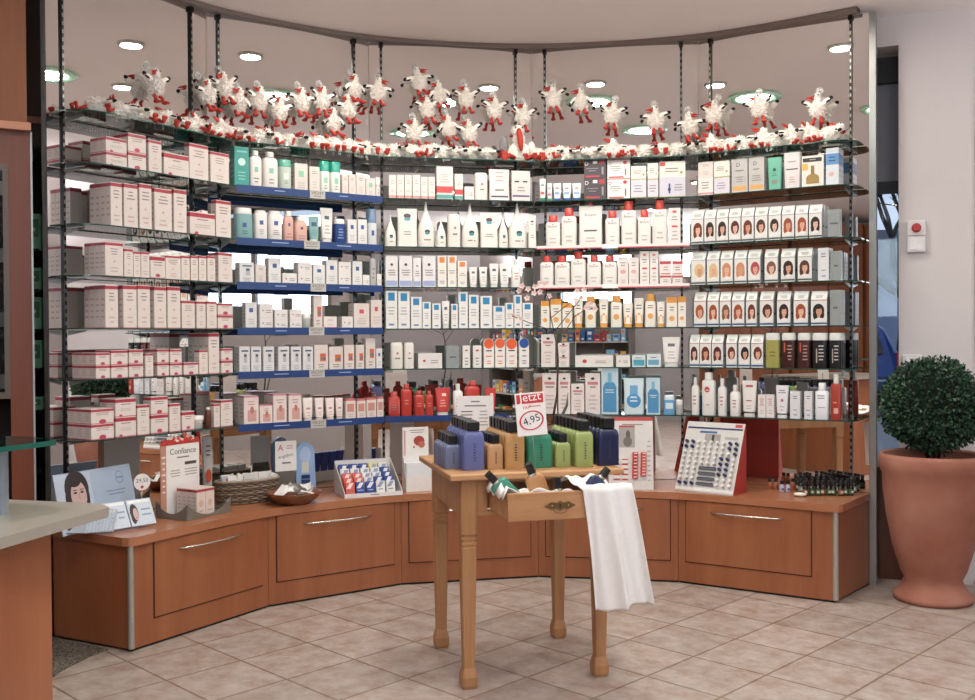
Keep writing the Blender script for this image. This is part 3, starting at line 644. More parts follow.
# drawer pulled out
dy0 = -.565; dw = .195; dz0, dz1 = .687, .788
q = empty('x', (0, 0, 0)); bpy.data.objects.remove(q)
mb = MB(); mb.box(-dw, dw, dy0, dy0+.02, dz0, dz1, PINEX)
dfr = mb.build('drawer', r); bevel(dfr, .003)
mb = MB(); mb.box(-dw+.003, -dw+.015, dy0+.0205, -.16, dz0+.004, dz1-.004, PINEX); mb.box(dw-.015, dw-.003, dy0+.0205, -.16, dz0+.004, dz1-.004, PINEX)
mb.box(-dw+.0155, dw-.0155, dy0+.0205, -.16, dz0+.006, dz0+.012, PINEX); mb.box(-dw+.0155, dw-.0155, -.172, -.16, dz0+.0125, dz1-.02, PINEX); mb.build('drawer_box', dfr)
BR = P('#7a6242', .4, .7); mb = MB(); yb = dy0-.0025; zc_ = .738
for s_ in (-1, 1):
    mb.ell(s_*.022, zc_, .018, .012, yb-.0002, BR, 14); mb.ell(s_*.040, zc_, .014, .008, yb-.0004, BR, 12); mb.ell(s_*.052, zc_, .007, .004, yb-.0006, BR, 8); mb.ell(s_*.03, zc_+.008, .012, .006, yb-.0008, BR, 10); mb.ell(s_*.03, zc_-.007, .012, .005, yb-.001, BR, 10)
    mb.sphere((s_*.031, yb, zc_), .004, P('#a58a5a', .3, .8), 8, 6)
mb.ell(0, zc_, .014, .017, yb-.0012, BR, 14); mb.ell(0, zc_+.003, .0035, .0035, yb-.0016, BLACK, 10); mb.rect(-.0018, .0018, zc_-.009, zc_+.003, yb-.0016, BLACK)
mb.tube([(-.026, yb-.003, zc_-.012), (-.02, yb-.008, zc_-.022), (0, yb-.009, zc_-.025), (.02, yb-.008, zc_-.022), (.026, yb-.003, zc_-.012)], .0018, BR, 6)
mb.build('escutcheon', dfr)['label'] = 'ornate brass keyhole plate with drop handle'
def tw(x, y, z=TZ): c, s = math.cos(TA), math.sin(TA); return Vector((TC0.x+x*c-y*s, TC0.y+x*s+y*c, z))
def tl(p): d = p-TC0; c, s = math.cos(TA), math.sin(TA); return (d.x*c+d.y*s, -d.x*s+d.y*c)
# towel over the drawer's right corner
def grid(fn, nu, nv, mat, name, thick=.0025):
    vs = [fn(i/nu, j/nv) for j in range(nv+1) for i in range(nu+1)]
    me = bpy.data.meshes.new(name); me.from_pydata(vs, [], [(j*(nu+1)+i, j*(nu+1)+i+1, (j+1)*(nu+1)+i+1, (j+1)*(nu+1)+i) for j in range(nv) for i in range(nu)])
    me.materials.append(mat); [setattr(p, 'use_smooth', True) for p in me.polygons]
    o = bpy.data.objects.new(name, me); COL.objects.link(o); s = o.modifiers.new('solid', 'SOLIDIFY'); s.thickness = thick; s.offset = 1; return o
CL = P('#e4e0de', .9, 0, .05, 60)
frontY = dy0-.006
def towel(u_, v_):
    # u across, v along: from inside the drawer, over the front edge, hanging down
    fold = math.sin(u_*9+.6)*.006+math.sin(u_*21+1)*.003
    L_ = .86; s = v_*L_
    if s < .16:      # bunched inside the drawer
        k = s/.16; x = .05+.20*u_+.02*(1-k); y = dy0+.22-(.20)*k; z = dz1-.012+.04*math.sin(k*2.6+u_*3)*(1-k*.4)+fold*1.5+.018*k
        return (x-.0, y, z)
    if s < .20:
        k = (s-.16)/.04; return (.075+(.21-.0)*u_-.025*(1-k), dy0+.02-(.035)*k, dz1+.010+.012*math.sin(math.pi*k)-.004*k+abs(fold)*.5)
    k = (s-.20)/(L_-.20); x0 = .085+.045*k; x1 = .270+.085*k
    hang = .437-.012*u_+.006*math.sin(u_*7)
    return (x0+(x1-x0)*u_+.006*math.sin(u_*14+k*3), dy0-.017-.02*k+fold*(1+2.4*k), dz1+.002-hang*k+.045*u_*k*0)
tw_o = grid(towel, 44, 60, CL, 'cloth'); tw_o.location = TC0; tw_o.rotation_euler = (0, 0, TA)
tag(tw_o, 'white cotton cloth draped over the right end of the open pine drawer', 'cloth')
def liner(u_, v_):
    x = -dw-.014+(.29)*u_; y = dy0+.014+.25*v_
    edge = min(u_/.16, 1)*min(v_/.12, 1)
    z = dz1+.002-.034*edge+.010*math.sin(u_*17+v_*9)+.008*math.sin(v_*23-u_*5)
    if u_ < .07: z = dz1+.012+.007*math.sin(v_*20)-(.07-u_)*.6
    if u_ > .7: z = max(dz0+.02, z-.02)
    return (x, y, z+.008*(1-edge))
ln = grid(liner, 30, 30, CL, 'cloth'); ln.location = TC0; ln.rotation_euler = (0, 0, TA)
tag(ln, 'crumpled white cloth lining the left end of the open drawer', 'cloth')

# bottles in rows on the table
def flat_bottle(w, h, d, col, capw, caph, side=-1, name='soap_bottle', txtc='#3a3a48', neck=.006):
    """name, returns list of (part, MB)"""
    mt = P(col, .3, 0, .05, 20); a = MB()
    prof = [(0, .97), (.02*h, 1), (.80*h, 1), (.88*h, .95), (.94*h, .82), (.98*h, .6), (h, .42)]
    a.ring([(0, 0, z, w/2*k, d/2*(k if z else .95), 5) for z, k in prof], mt, 24)
    for i in range(5): a.rect(w*.0+i*0, 0, 0, 0, 0, mt) if 0 else None
    t = MB(); tm = P(txtc, .5)
    for i in range(7): t.rect(-w*.02, w*.09*(1 if i % 2 else .7), h*(.22+.07*i), h*(.22+.07*i+.035), -d/2-.0006, tm)
    c = MB(); c.ring([(0, 0, h+neck*0, capw/2, capw*.42, 7), (0, 0, h+caph*.9, capw/2*1.03, capw*.42, 7), (0, 0, h+caph, capw/2*.95, capw*.38, 7)], BLACK, 16, True, False)
    return a, t, c
cols = [  # x0,x1,bodytop,bottom,captop,color,name,rows,small
 (444.5, 462.5, 443.7, 468.6, 426.5, '#717898', 'small lavender', 6, 1), (463, 486, 430, 470, 421.5, '#5f679a', 'tall lavender-blue', 7, 0),
 (487, 504, 443, 469, 432, '#bb9068', 'small amber', 5, 1), (505, 526, 432, 468.6, 421.5, '#bd915f', 'tall amber', 7, 0),
 (528, 554, 432.6, 467.8, 422, '#358468', 'tall emerald green', 7, 0), (555, 572, 441.5, 467, 430, '#95a264', 'small lime green', 5, 1),
 (575, 595, 430, 466.7, 420, '#96a362', 'tall lime green', 7, 0), (598, 621, 427.6, 465.3, 417.4, '#171f45', 'tall navy blue', 7, 0)]
cacheb = {}
for ci, (x0, x1, bt, bb, ct, col, nm, rows, small) in enumerate(cols):
    pb = at((x0+x1)/2, bb+.5, z=TZ); lx, ly = tl(pb); D0 = pb.y
    w = (x1-x0)*D0/FPX*1.0; h_ = (bb-bt)*D0/FPX; ch = (bt-ct)*D0/FPX; d = .034 if small else .042
    if small: ch = .034
    ly = max(ly+d/2, -.29); capw = w*(.5 if small else .55)
    A_, T_, C_ = flat_bottle(w-.002, h_, d, col, capw, max(ch, .022)); ma, mt_, mc = A_.mesh('bottle_body'), T_.mesh('print'), C_.mesh('cap')
    for j in range(rows):
        y = ly+j*(d+.006)
        if y > .30: break
        p = tw(lx+rnd.uniform(-.0015, .0015), y, TZ+.0005)
        lab = '%s bottle with black cap on the pine table, %s in its row from the front' % (nm, ORD[j])
        e = empty('shower_gel_bottle', p, TA, lab, 'bottle', nm+' bottles on the pine table')
        for n_, me in (('bottle_body', ma), ('cap', mc)):
            o = bpy.data.objects.new(n_, me); COL.objects.link(o); o.parent = e
        o = bpy.data.objects.new('printed_text', mt_); COL.objects.link(o); o.parent = e
# bottles lying in the drawer
for px, py, col, nm, rx, rz_, L_ in ((499, 488, '#3f8a74', 'teal', -52, 30, .10), (543, 487, '#b98557', 'amber', -40, 8, .13), (562, 490, '#93a35a', 'lime green', -25, -12, .06), (590, 485, '#222a4c', 'navy', -55, -38, .11)):
    lx, ly = tl(at(px, py, z=.79)); p = tw(min(max(lx, -.15), .15), max(ly, dy0+.05)+.01, dz0+(.075 if nm == 'teal' else .06))
    e = empty('shower_gel_bottle', p, 0, '%s bottle with black cap lying in the open pine drawer' % nm, 'bottle', 'bottles lying in the open drawer')
    e.rotation_euler = (R(rx), 0, TA+R(-rz_)) if 0 else (R(rx*-.0), 0, 0)
    e.rotation_euler = Matrix.Rotation(TA, 4, 'Z').to_euler() ; e.rotation_mode = 'QUATERNION'
    up = {'teal': Vector((-.62, -.15, .6)), 'amber': Vector((-.35, -.15, .75)), 'lime green': Vector((-.1, .0, .9)), 'navy': Vector((.55, .1, .62))}[nm].normalized()
    xx = Vector((1, 0, 0)); xx = (xx-up*xx.dot(up)).normalized(); yy = up.cross(xx)
    e.rotation_quaternion = (Matrix.Rotation(TA, 3, 'Z') @ Matrix((xx, yy, up)).transposed()).to_quaternion()
    a_, t_, c_ = flat_bottle(.072 if nm != 'lime green' else .055, L_*.95, .032, col, .03, .02)
    zoff = Matrix.Translation((0, 0, -.02))
    a_.xf(zoff).build('bottle_body', e)
    mb = MB(); mb.ring([(0, 0, L_*.95-.021, .0145, .0125, 4), (0, 0, L_*.95-.012, .0145, .0125, 4)], STEEL, 16); mb.build('collar', e)
    mb = MB(); mb.ring([(0, 0, L_*.95-.0115, .0145, .0125, 5), (0, 0, L_*.95+.028, .0135, .0115, 5)], BLACK, 16); mb.build('cap', e)
# price sign "Jetzt"
ps = at(531, 414, D=3.845); k = 3.845/FPX
r = empty('price_sign', ps, R(2), 'white and red price sign reading Jetzt 4,95 above the green bottles', 'sign')
r.rotation_euler = (0, R(-4.5), R(2))
mb = MB(); w, h_ = 15.0*k, 21.5*k; RED = P('#c8343a', .5); WH = P('#ece6e4', .5)
mb.box(-w, w, -.001, .001, -h_, h_, WH); mb.rect(-w+.006, w-.006, h_*.5, h_-.006, -.0014, RED); mb.text('Jetzt', w*1.5, 0, h_*.74, -.0019, P('#f4efec', .5), 3)
mb.text('nur', w*.55, -.012, h_*.33, -.0016, RED, 8); mb.lines(-w*.1, w*.7, h_*.30, h_*.42, 1, -.0015, RED, 2)
n = 30; vs = []; rx_, rz2 = w*.82, h_*.46
for t in range(n):
    a = 2*math.pi*t/n; vs += [(rx_*math.cos(a)*1.0+.1*w*math.sin(a), -.0016, -h_*.3+rz2*math.sin(a)), (rx_*.86*math.cos(a)+.09*w*math.sin(a), -.0016, -h_*.3+rz2*.88*math.sin(a))]
mb.add(vs, [(2*t, 2*((t+1) % n), 2*((t+1) % n)+1, 2*t+1) for t in range(n)], RED)
mb.text('4,95', w*1.15, 0, -h_*.29, -.0018, P('#2a2a30', .5), 16); mb.build('sign_board', r)
mb = MB(); mb.tube([(0, .004, -h_-.004), (0, .006, -.0), ], .002, CLEAR, 6)
mb.tube([(0.0, .004, -h_+.01), (0, .004, -(ps.z-TZ-.001)*1.0)], .0018, P('#8b8b8b', .3, .5), 6); mb.build('wire_holder', r)
# paper notice standing at the back of the table
pn = tw(-.155, .29, TZ); 
pn = at(475.5, 430, D=4.42); e = empty('notice_sign', (pn.x, pn.y, TZ+.0005), R(6), 'white paper notice with grey text at the back of the pine table', 'sign')
k = 4.42/FPX; w = 18.2*k; zt2 = at(476, 396, D=4.42).z-TZ; zb2 = at(476, 432, D=4.42).z-TZ
mb = MB(); mb.box(-w, w, -.001, .001, 0.0, zt2, WH); G_ = P('#6a6664', .6)
hh = zt2-zb2; mb.lines(-w*.4, w*.4, zt2-hh*.2, zt2-hh*.1, 1, -.0015, G_, 1); mb.lines(-w*.6, w*.6, zt2-hh*.32, zt2-hh*.22, 1, -.0015, G_, 2); mb.lines(-w*.85, -w*.1, zt2-hh*.85, zt2-hh*.38, 5, -.0015, G_, 3); mb.lines(w*.1, w*.8, zt2-hh*.85, zt2-hh*.38, 5, -.0015, P('#a09c9a', .6), 4); mb.build('notice_board', e)
mb = MB(); mb.box(-w, w, .0015, .05, 0, .003, CLEAR); mb.build('foot', e)
# flowering twig in a slim vase on the table
pv = tw(.13, .30, TZ+.0005); e = empty('vase_with_twigs', pv, 0, 'leafless twigs with pale pink blossoms in a dark vase behind the table bottles', 'vase')
mb = MB(); mb.lathe([(.016, 0), (.02, .02), (.016, .08), (.011, .12), (.013, .13)], P('#20211f', .2), 18); mb.build('vase', e)
TWG = P('#4b3a33', .8); DD = pv.y
def tp(px, py, dd=0): q = at(px, py, D=DD+dd); return Vector((q.x-pv.x, q.y-pv.y, q.z-pv.z))
TW = [[(552, 424), (557, 395), (558, 360), (557, 345), (554, 332)], [(554, 332), (551, 318), (549, 300), (544, 290)], [(554, 332), (545, 328), (530, 323), (512, 316)], [(554, 332), (562, 322), (570, 312), (580, 300), (588, 292)], [(557, 345), (566, 330), (575, 316), (585, 310), (594, 308)], [(551, 318), (562, 309), (570, 303), (577, 296)]]
mb = MB()
for i, b_ in enumerate(TW): mb.tube([tp(x, y, .02*i*(j/4)) for j, (x, y) in enumerate(b_)], [.0058-.0006*j for j in range(len(b_))] if i == 0 else .0021, TWG, 6)
pA = tp(552, 424); mb.tube([(0, 0, .11), pA], .0055, TWG, 6)
mb.tube([tp(550, 432), tp(560, 420), tp(567, 405), tp(568, 392)], [.006, .008, .006, .001], P('#4f5a4d', .6), 6)
mb.build('twigs', e)
mb = MB(); PK = [P('#eccdc6', .6), P('#f2dcd6', .6)]; rf = random.Random(9)
FL = [(522, 286), (528, 289), (535, 287), (540, 292), (545, 284), (534, 293), (549, 296), (577, 291), (584, 290), (590, 304), (595, 309), (513, 316), (520, 319), (527, 298), (581, 298), (540, 283), (586, 308), (519, 291)]
for i, (x, y) in enumerate(FL):
    c = tp(x, y, .02*(i % 4)-.01)
    for p_ in range(5):
        a = p_*1.257+i; ax = Vector((math.cos(a), -.35, math.sin(a))); sd = Vector((-math.sin(a), 0, math.cos(a)))
        mb.add([c, c+ax*.008+sd*.006, c+ax*.016, c+ax*.008-sd*.006], [(0, 1, 2, 3)], PK[(i+p_) % 2])
        mb.add([c+Vector((0, .001, 0)), c+ax*.008-sd*.006+Vector((0, .003, 0)), c+ax*.014+Vector((0, .006, 0)), c+ax*.008+sd*.006+Vector((0, .003, 0))], [(0, 1, 2, 3)], PK[(i+p_+1) % 2])
    mb.sphere(c, .003, P('#c9656b', .6), 6, 4)
mb.build('blossoms', e)

# ================================================================== PRODUCTS ON THE SHELVES
SKIN = ['#d9a58d', '#e0b5a0', '#cf9a80']
def deco(mb, spec, w, h, y, seed=0):
    """printed marks on a front face at y, given as fractions of the face"""
    for i, s in enumerate(spec):
        yy = y-.0004-.0003*i; k = s[0]
        if k == 'r': mb.rect(-w/2+w*s[1], -w/2+w*s[2], h*s[3], h*s[4], yy, P(s[5], .4))
        elif k == 'e': mb.ell(-w/2+w*s[1], h*s[2], w*s[3], w*s[4], yy, P(s[5], .4), 14)
        elif k == 'l': mb.lines(-w/2+w*s[1], -w/2+w*s[2], h*s[3], h*s[4], s[6], yy, P(s[5], .6), seed+i)
        elif k == 't': mb.text(s[1], w*s[4], -w/2+w*s[2], h*s[3], yy, P(s[5], .5), 0, h*.2)
def carton(w, h, d, body, wraps, spec, seed=0, panel=None):
    mb = MB(); cuts = [0]+sorted(sum([[a, b] for a, b, c in wraps], []))+[1]
    bm = P(body, .42)
    cs = sorted(set(cuts))
    for a, b in zip(cs[:-1], cs[1:]):
        m_ = bm
        for x, y, c in wraps:
            if abs(a-x) < 1e-6: m_ = P(c, .42)
        v = [(x, y, z) for z in (a*h, b*h) for x, y in ((-w/2, 0), (w/2, 0), (w/2, d), (-w/2, d))]
        mb.add(v, [(0, 1, 5, 4), (1, 2, 6, 5), (2, 3, 7, 6), (3, 0, 4, 7)]+([(3, 2, 1, 0)] if a == 0 else [])+([(4, 5, 6, 7)] if b == 1 else []), m_)
    deco(mb, spec, w, h, 0, seed)
    # side panel print
    for sx in (-1, 1):
        sub = MB(); sub.lines(-d*.35, d*.35, h*.2, h*.75, 4, 0, P('#b9aaa5', .6), seed+5)
        sub.xf(Matrix.Translation((sx*(w/2+.0005), d/2, 0)) @ Matrix.Rotation(R(90 if sx > 0 else -90), 4, 'Z')); mb.add(sub.v, sub.f, P('#b9aaa5', .6))
    return mb
RB = '#a83644'; GT = '#8d7f7b'; WB = '#dccfc8'
KIND = {}
def C(key, desc, cat, body, wraps, spec): KIND[key] = ('carton', desc, cat, body, wraps, spec)
C('red', 'white carton with red top band', 'carton', WB, [(.905, .985, RB), (0, .02, '#c77a80')], [('l', .2, .8, .62, .85, GT, 3), ('r', .45, .55, .42, .46, '#c98a8c'), ('l', .25, .75, .1, .3, '#c9a8a4', 2)])
C('redsq', 'squat white carton with red top band', 'carton', WB, [(.80, .96, RB), (.0, .05, '#c77a80')], [('l', .15, .85, .55, .78, GT, 2), ('e', .5, .14, .16, .09, '#b9465a')])
C('redwide', 'wide white carton with red band along the top', 'carton', WB, [(.78, .96, RB), (0, .05, '#c77a80')], [('l', .25, .75, .62, .76, GT, 1), ('l', .15, .85, .3, .5, '#b9a8a4', 2), ('e', .25, .08, .08, .05, '#b9465a')])
C('tealbox', 'tall teal carton with white emblem', 'carton', '#3f9a90', [], [('e', .5, .62, .26, .26, '#cfe8e2'), ('l', .2, .8, .15, .4, '#8fd0c6', 3), ('r', .15, .85, .86, .9, '#8fd0c6')])
C('white', 'plain white carton with small print', 'carton', WB, [], [('l', .2, .8, .7, .86, GT, 2), ('l', .25, .75, .15, .45, '#bdb0ab', 3)])
C('whitegreen', 'white carton with a green emblem', 'carton', WB, [], [('r', .3, .7, .52, .74, '#8cc3a8'), ('l', .2, .8, .1, .35, '#bdb0ab', 3)])
C('blueemb', 'white carton with a small blue square', 'carton', '#dedad8', [], [('r', .33, .67, .62, .78, '#3c5a95'), ('l', .2, .8, .15, .4, '#b4abab', 3)])
C('silver', 'white carton printed with a silver tube', 'carton', '#dcd9d8', [], [('r', .2, .85, .80, .86, '#33425f'), ('r', .42, .72, .38, .72, '#b7b5b6'), ('r', .45, .69, .60, .70, '#4a5468'), ('l', .2, .8, .06, .28, '#a9a3a5', 3)])
C('orange', 'white carton with an orange label patch', 'carton', WB, [], [('r', .42, .86, .36, .66, '#d2623e'), ('r', .48, .62, .42, .52, '#5f8a5a'), ('r', .64, .8, .42, .52, '#3f6aa0'), ('l', .2, .8, .1, .28, GT, 2)])
C('redspot', 'white carton with a red square spot', 'carton', WB, [], [('r', .35, .65, .60, .76, '#c94f57'), ('l', .2, .8, .15, .45, '#bdb0ab', 3)])
C('pinkbody', 'pink and white carton with a pink figure', 'carton', '#e4d3cc', [(.94, 1, '#c8838a')], [('r', .25, .85, .1, .5, '#cf9d92'), ('e', .55, .5, .13, .25, '#b9786c'), ('l', .2, .8, .66, .84, '#b08a86', 2)])
C('pinkpatch', 'narrow carton with a rose square patch', 'carton', '#e2d0c9', [(.9, 1, '#c06a66')], [('r', .15, .85, .35, .75, '#c4897c'), ('l', .2, .8, .08, .28, '#b49a94', 2)])
C('pinkbase', 'white carton with a pink base stripe', 'carton', '#e8dcd6', [(.04, .13, '#dc8d8b')], [('l', .2, .8, .6, .8, '#b9a39e', 2), ('l', .2, .8, .25, .4, '#cbb9b3', 1)])
C('redbase', 'white carton with a red and teal base', 'carton', '#e8dcd6', [(.2, .4, '#cf4a4a'), (.03, .15, '#5f9d98')], [('l', .2, .8, .5, .8, '#b9a39e', 4)])
C('mauve', 'white carton with a purple stripe and two eyes', 'carton', '#e0d3d0', [], [('r', .04, .96, .14, .2, '#6a5484'), ('r', .15, .4, .62, .67, '#3c3436'), ('r', .6, .85, .62, .67, '#3c3436'), ('l', .25, .75, .3, .5, GT, 2)])
C('lav', 'white carton with a lavender lower panel', 'carton', '#e4dfdf', [], [('r', .04, .96, .03, .2, '#a0a8cc'), ('e', .5, .72, .11, .11, '#3e3a44'), ('l', .15, .85, .35, .58, GT, 3)])
C('orangetop', 'white carton with an orange top square', 'carton', '#e9e1da', [], [('r', .2, .8, .78, .96, '#df8548'), ('l', .15, .85, .42, .56, '#7f7a7a', 2), ('l', .2, .8, .1, .22, '#6f83a8', 2)])
C('bluetop', 'white carton with a blue top square', 'carton', '#e6e2df', [], [('r', .2, .78, .74, .95, '#2f83b4'), ('l', .15, .8, .35, .6, '#a2a6ad', 3), ('r', .25, .7, .08, .13, '#6f83a8')])
C('low', 'low wide white carton', 'carton', '#e3dcd8', [], [('e', .25, .5, .06, .05, '#b8433e'), ('l', .45, .9, .3, .6, GT, 2)])
C('grey', 'dull grey carton', 'carton', '#8f9494', [], [('l', .15, .85, .4, .6, '#5b5f60', 1)])
C('smallred', 'white carton with a small red leaf mark', 'carton', '#e4dfdc', [], [('e', .5, .78, .2, .12, '#bf4a44'), ('l', .2, .8, .1, .5, GT, 3)])
C('darkred', 'dark maroon-grey carton with white capital letter', 'carton', '#4b4046', [], [('t', 'D', .12, .8, .16, '#e6dfdc'), ('r', .4, .6, .78, .93, '#e6dfdc'), ('r', .68, .92, .74, .96, '#b03640'), ('l', .1, .65, .35, .6, '#8f8488', 2), ('r', .06, .7, .06, .16, '#b84046'), ('r', .8, .88, .2, .6, '#9a9096')])
C('whitered', 'white carton with black letter and red marks', 'carton', '#ece4df', [(.96, 1, '#cc4f4a')], [('t', 'D', .12, .78, .13, '#3a3636'), ('e', .78, .82, .09, .08, '#c43a44'), ('l', .1, .6, .35, .68, GT, 3), ('r', .06, .72, .04, .11, '#cc4f4a'), ('r', .77, .83, .15, .5, '#6d5a58')])
C('cream', 'cream carton with a gold dot', 'carton', '#e6e0d6', [(.0, .06, '#b0a45c')], [('e', .82, .35, .07, .07, '#a88f4e'), ('l', .12, .7, .4, .7, GT, 3)])
C('lilac', 'pale lilac carton with an olive base stripe', 'carton', '#d5cfd8', [(.0, .07, '#a7a263')], [('l', .12, .8, .3, .75, '#8b8494', 3)])
C('creamred', 'wide cream carton with a red corner flash', 'carton', '#e6e0d6', [], [('r', .02, .22, .72, .97, '#c64a48'), ('e', .85, .3, .05, .05, '#a88f4e'), ('l', .2, .75, .3, .65, GT, 2)])
C('lilacpic', 'wide lilac carton with a dark droplet print', 'carton', '#cfcad6', [(.0, .06, '#b9aa62')], [('r', .35, .42, .2, .7, '#4a4a86'), ('e', .38, .4, .06, .08, '#33336c'), ('l', .55, .9, .3, .7, '#8b8494', 3)])
C('eucbox', 'narrow white carton with red dots', 'carton', '#e8e0dc', [], [('e', .5, .9, .2, .12, '#cf6060'), ('l', .2, .8, .65, .8, GT, 2), ('r', .25, .75, .48, .53, '#c9484a'), ('l', .2, .8, .12, .42, '#b9aaa6', 3)])
C('eucpair', 'white carton with a pink wave print', 'carton', '#e6dcd8', [], [('e', .5, .5, .28, .2, '#dba7a2'), ('l', .2, .8, .68, .86, GT, 2), ('l', .2, .8, .1, .25, '#c9a9a4', 2)])
C('redwhite', 'small white jar carton with red lid band', 'carton', '#e6dcd8', [(.78, .97, '#bb4343')], [('l', .2, .8, .3, .65, GT, 2), ('r', .1, .9, .08, .14, '#bb4343')])
C('sun', 'white carton with an orange sun', 'carton', '#e8e0d6', [(.8, 1, '#d9963f')], [('e', .5, .28, .26, .26, '#e0a25a'), ('l', .2, .8, .52, .7, '#56504e', 2)])
C('black_emb', 'white carton with a black crest and red lines', 'carton', '#e4d9d6', [], [('e', .5, .87, .13, .09, '#3a3438'), ('r', .14, .86, .72, .79, '#c78288'), ('l', .18, .82, .62, .71, '#7f6a6c', 1), ('l', .2, .8, .1, .5, '#c3b2b0', 4)])
C('bluelow', 'low white carton with a blue wave', 'carton', '#d7dde0', [], [('r', .1, .85, .15, .55, '#6ba3c0'), ('l', .15, .8, .62, .85, GT, 1)])
C('teallow', 'low carton with a teal panel', 'carton', '#cfdcdf', [], [('r', .08, .92, .1, .6, '#4f9db4'), ('l', .15, .8, .66, .85, GT, 1)])
C('bluebottlebox', 'tall clear-front carton with a blue bottle print', 'carton', '#c3d7e2', [], [('r', .1, .9, .04, .6, '#4e8fbb'), ('e', .5, .6, .36, .3, '#4e8fbb'), ('r', .38, .62, .68, .9, '#7fb2cf'), ('l', .2, .8, .45, .55, '#e4eef2', 2)])
C('dbox', 'silver-grey carton with big letter and orange base', 'carton', '#bdb8b6', [], [('r', .08, .92, .06, .2, '#dba565'), ('t', 'D', .42, .83, .22, '#4a4444'), ('l', .2, .8, .62, .7, '#6f696a', 1), ('l', .2, .8, .3, .5, '#8d8786', 3)])
C('pinkstack', 'white carton with a pink stripe at its foot', 'carton', '#e2dcd8', [(.06, .16, '#cf8a90')], [('l', .15, .8, .35, .8, GT, 3)])
C('gold', 'white carton with black band and golden bottle print', 'carton', '#e4ded6', [], [('r', .05, .92, .8, .93, '#3a3336'), ('e', .5, .28, .3, .2, '#a2834e'), ('r', .2, .8, .1, .3, '#a2834e'), ('r', .42, .58, .4, .68, '#8f7142'), ('r', .03, .28, .55, .75, '#dcb04a'), ('l', .3, .7, .84, .9, '#c9c0b6', 1)])
C('blueband', 'white carton with a broad blue band', 'carton', '#d4d9e0', [(.55, .85, '#5f8fbf')], [('l', .1, .9, .62, .8, '#26406e', 2), ('e', .45, .3, .22, .2, '#d9b6ae')])
C('redtext', 'slim white carton with red lettering', 'carton', '#e2dcda', [], [('l', .2, .8, .5, .85, '#b8545a', 4), ('l', .25, .75, .15, .35, '#b9aaa6', 2)])
C('whitebox', 'white carton with a faint wing mark', 'carton', '#dcdce0', [], [('l', .2, .8, .7, .86, '#55506a', 2), ('l', .2, .8, .28, .36, GT, 1), ('r', .35, .7, .12, .16, '#8f93a8')])
def mk_carton(k, w, h, d, seed):
    _, desc, cat, body, wraps, spec = KIND[k]; return carton(w, h, d, body, wraps, spec, seed)
# bottle-like kinds: profile (z fraction, width factor), exponent, cap (w factor, from, to, colour)
BT = {}
def Bk(key, desc, name, cat, body, prof, exp, cap, spec, dr=.6): BT[key] = (desc, name, cat, body, prof, exp, cap, spec, dr)
RND = [(0, .93), (.03, 1), (.70, 1), (.80, .9), (.86, .6), (.88, .42)]
LOT = [(0, .95), (.03, 1), (.74, 1), (.80, .93), (.84, .72), (.86, .5)]
CONE = [(0, .95), (.03, 1), (.35, 1), (.5, .86), (.62, .6), (.72, .38), (.78, .26)]
POUCH = [(0, .90), (.04, .98), (.55, .93), (.78, .97), (.93, 1), (.94, 1)]
TUBE = [(.15, .72), (.17, .8), (.6, .9), (.9, .98), (1, 1)]
TUBEU = [(.14, .78), (.2, .82), (.6, .92), (.93, 1), (1, 1)]
DOME = [(0, .96), (.03, 1), (.8, 1), (.88, .97), (.94, .8)]
Bk('wbottle', 'white bottle with a white cap and pale green square', 'lotion_bottle', 'bottle', '#e6ded8', LOT, 4, (.5, .86, 1, '#e9e4df'), [('r', .36, .66, .42, .56, '#8fc5b5'), ('l', .25, .75, .12, .3, GT, 2)])
Bk('greencap', 'frosted bottle with a green domed cap', 'lotion_bottle', 'bottle', '#c4cdc2', [(0, .95), (.03, 1), (.76, 1)], 3, (1, .765, 1, '#58a58e'), [('r', .3, .7, .36, .56, '#e2e4dc'), ('l', .32, .68, .2, .32, GT, 2)], .8)
Bk('wgreencap', 'white bottle with a bright green cap', 'lotion_bottle', 'bottle', '#dfe0d8', [(0, .95), (.03, 1), (.66, 1), (.68, .95)], 3, (1, .685, 1, '#2f9c88'), [('r', .3, .7, .32, .5, '#94c6b0'), ('l', .3, .7, .12, .28, GT, 2)], .8)
Bk('jar', 'small white jar with a pale lid', 'cream_jar', 'jar', '#e2dcd8', [(0, .9), (.05, 1), (.6, 1)], 2, (1.02, .61, 1, '#d9d4d1'), [('l', .25, .75, .2, .45, GT, 2)], 1)
Bk('tealwide', 'wide pale teal bottle with a white domed cap', 'lotion_bottle', 'bottle', '#7fa5a4', [(0, .95), (.03, 1), (.80, 1)], 4, (.97, .805, 1, '#dedbd7'), [('r', .35, .6, .38, .52, '#3c5a95'), ('l', .3, .7, .15, .3, '#4c6e70', 2)])
Bk('wblue', 'white bottle with a blue square mark', 'lotion_bottle', 'bottle', '#e2ddd9', [(0, .95), (.03, 1), (.88, 1), (.9, .96)], 4, (.85, .905, 1, '#d9d5d2'), [('r', .35, .65, .52, .66, '#3c5a95'), ('l', .25, .75, .18, .38, GT, 3)])
Bk('pinkb', 'pink bottle with pale shoulder', 'lotion_bottle', 'bottle', '#d6a79b', [(0, .95), (.03, 1), (.7, 1), (.82, .8)], 4, (.6, .825, 1, '#e2d8d2'), [('r', .42, .62, .5, .6, '#4a4a5a'), ('l', .2, .8, .1, .3, '#a97f76', 2)])
Bk('tealtube', 'pale teal tube standing on its cap', 'lotion_tube', 'tube', '#7da6a5', TUBEU, 5, (.72, 0, .14, '#d9dbd8'), [('r', .25, .75, .62, .78, '#34506e'), ('l', .25, .75, .25, .5, '#5c8283', 3)], .45)
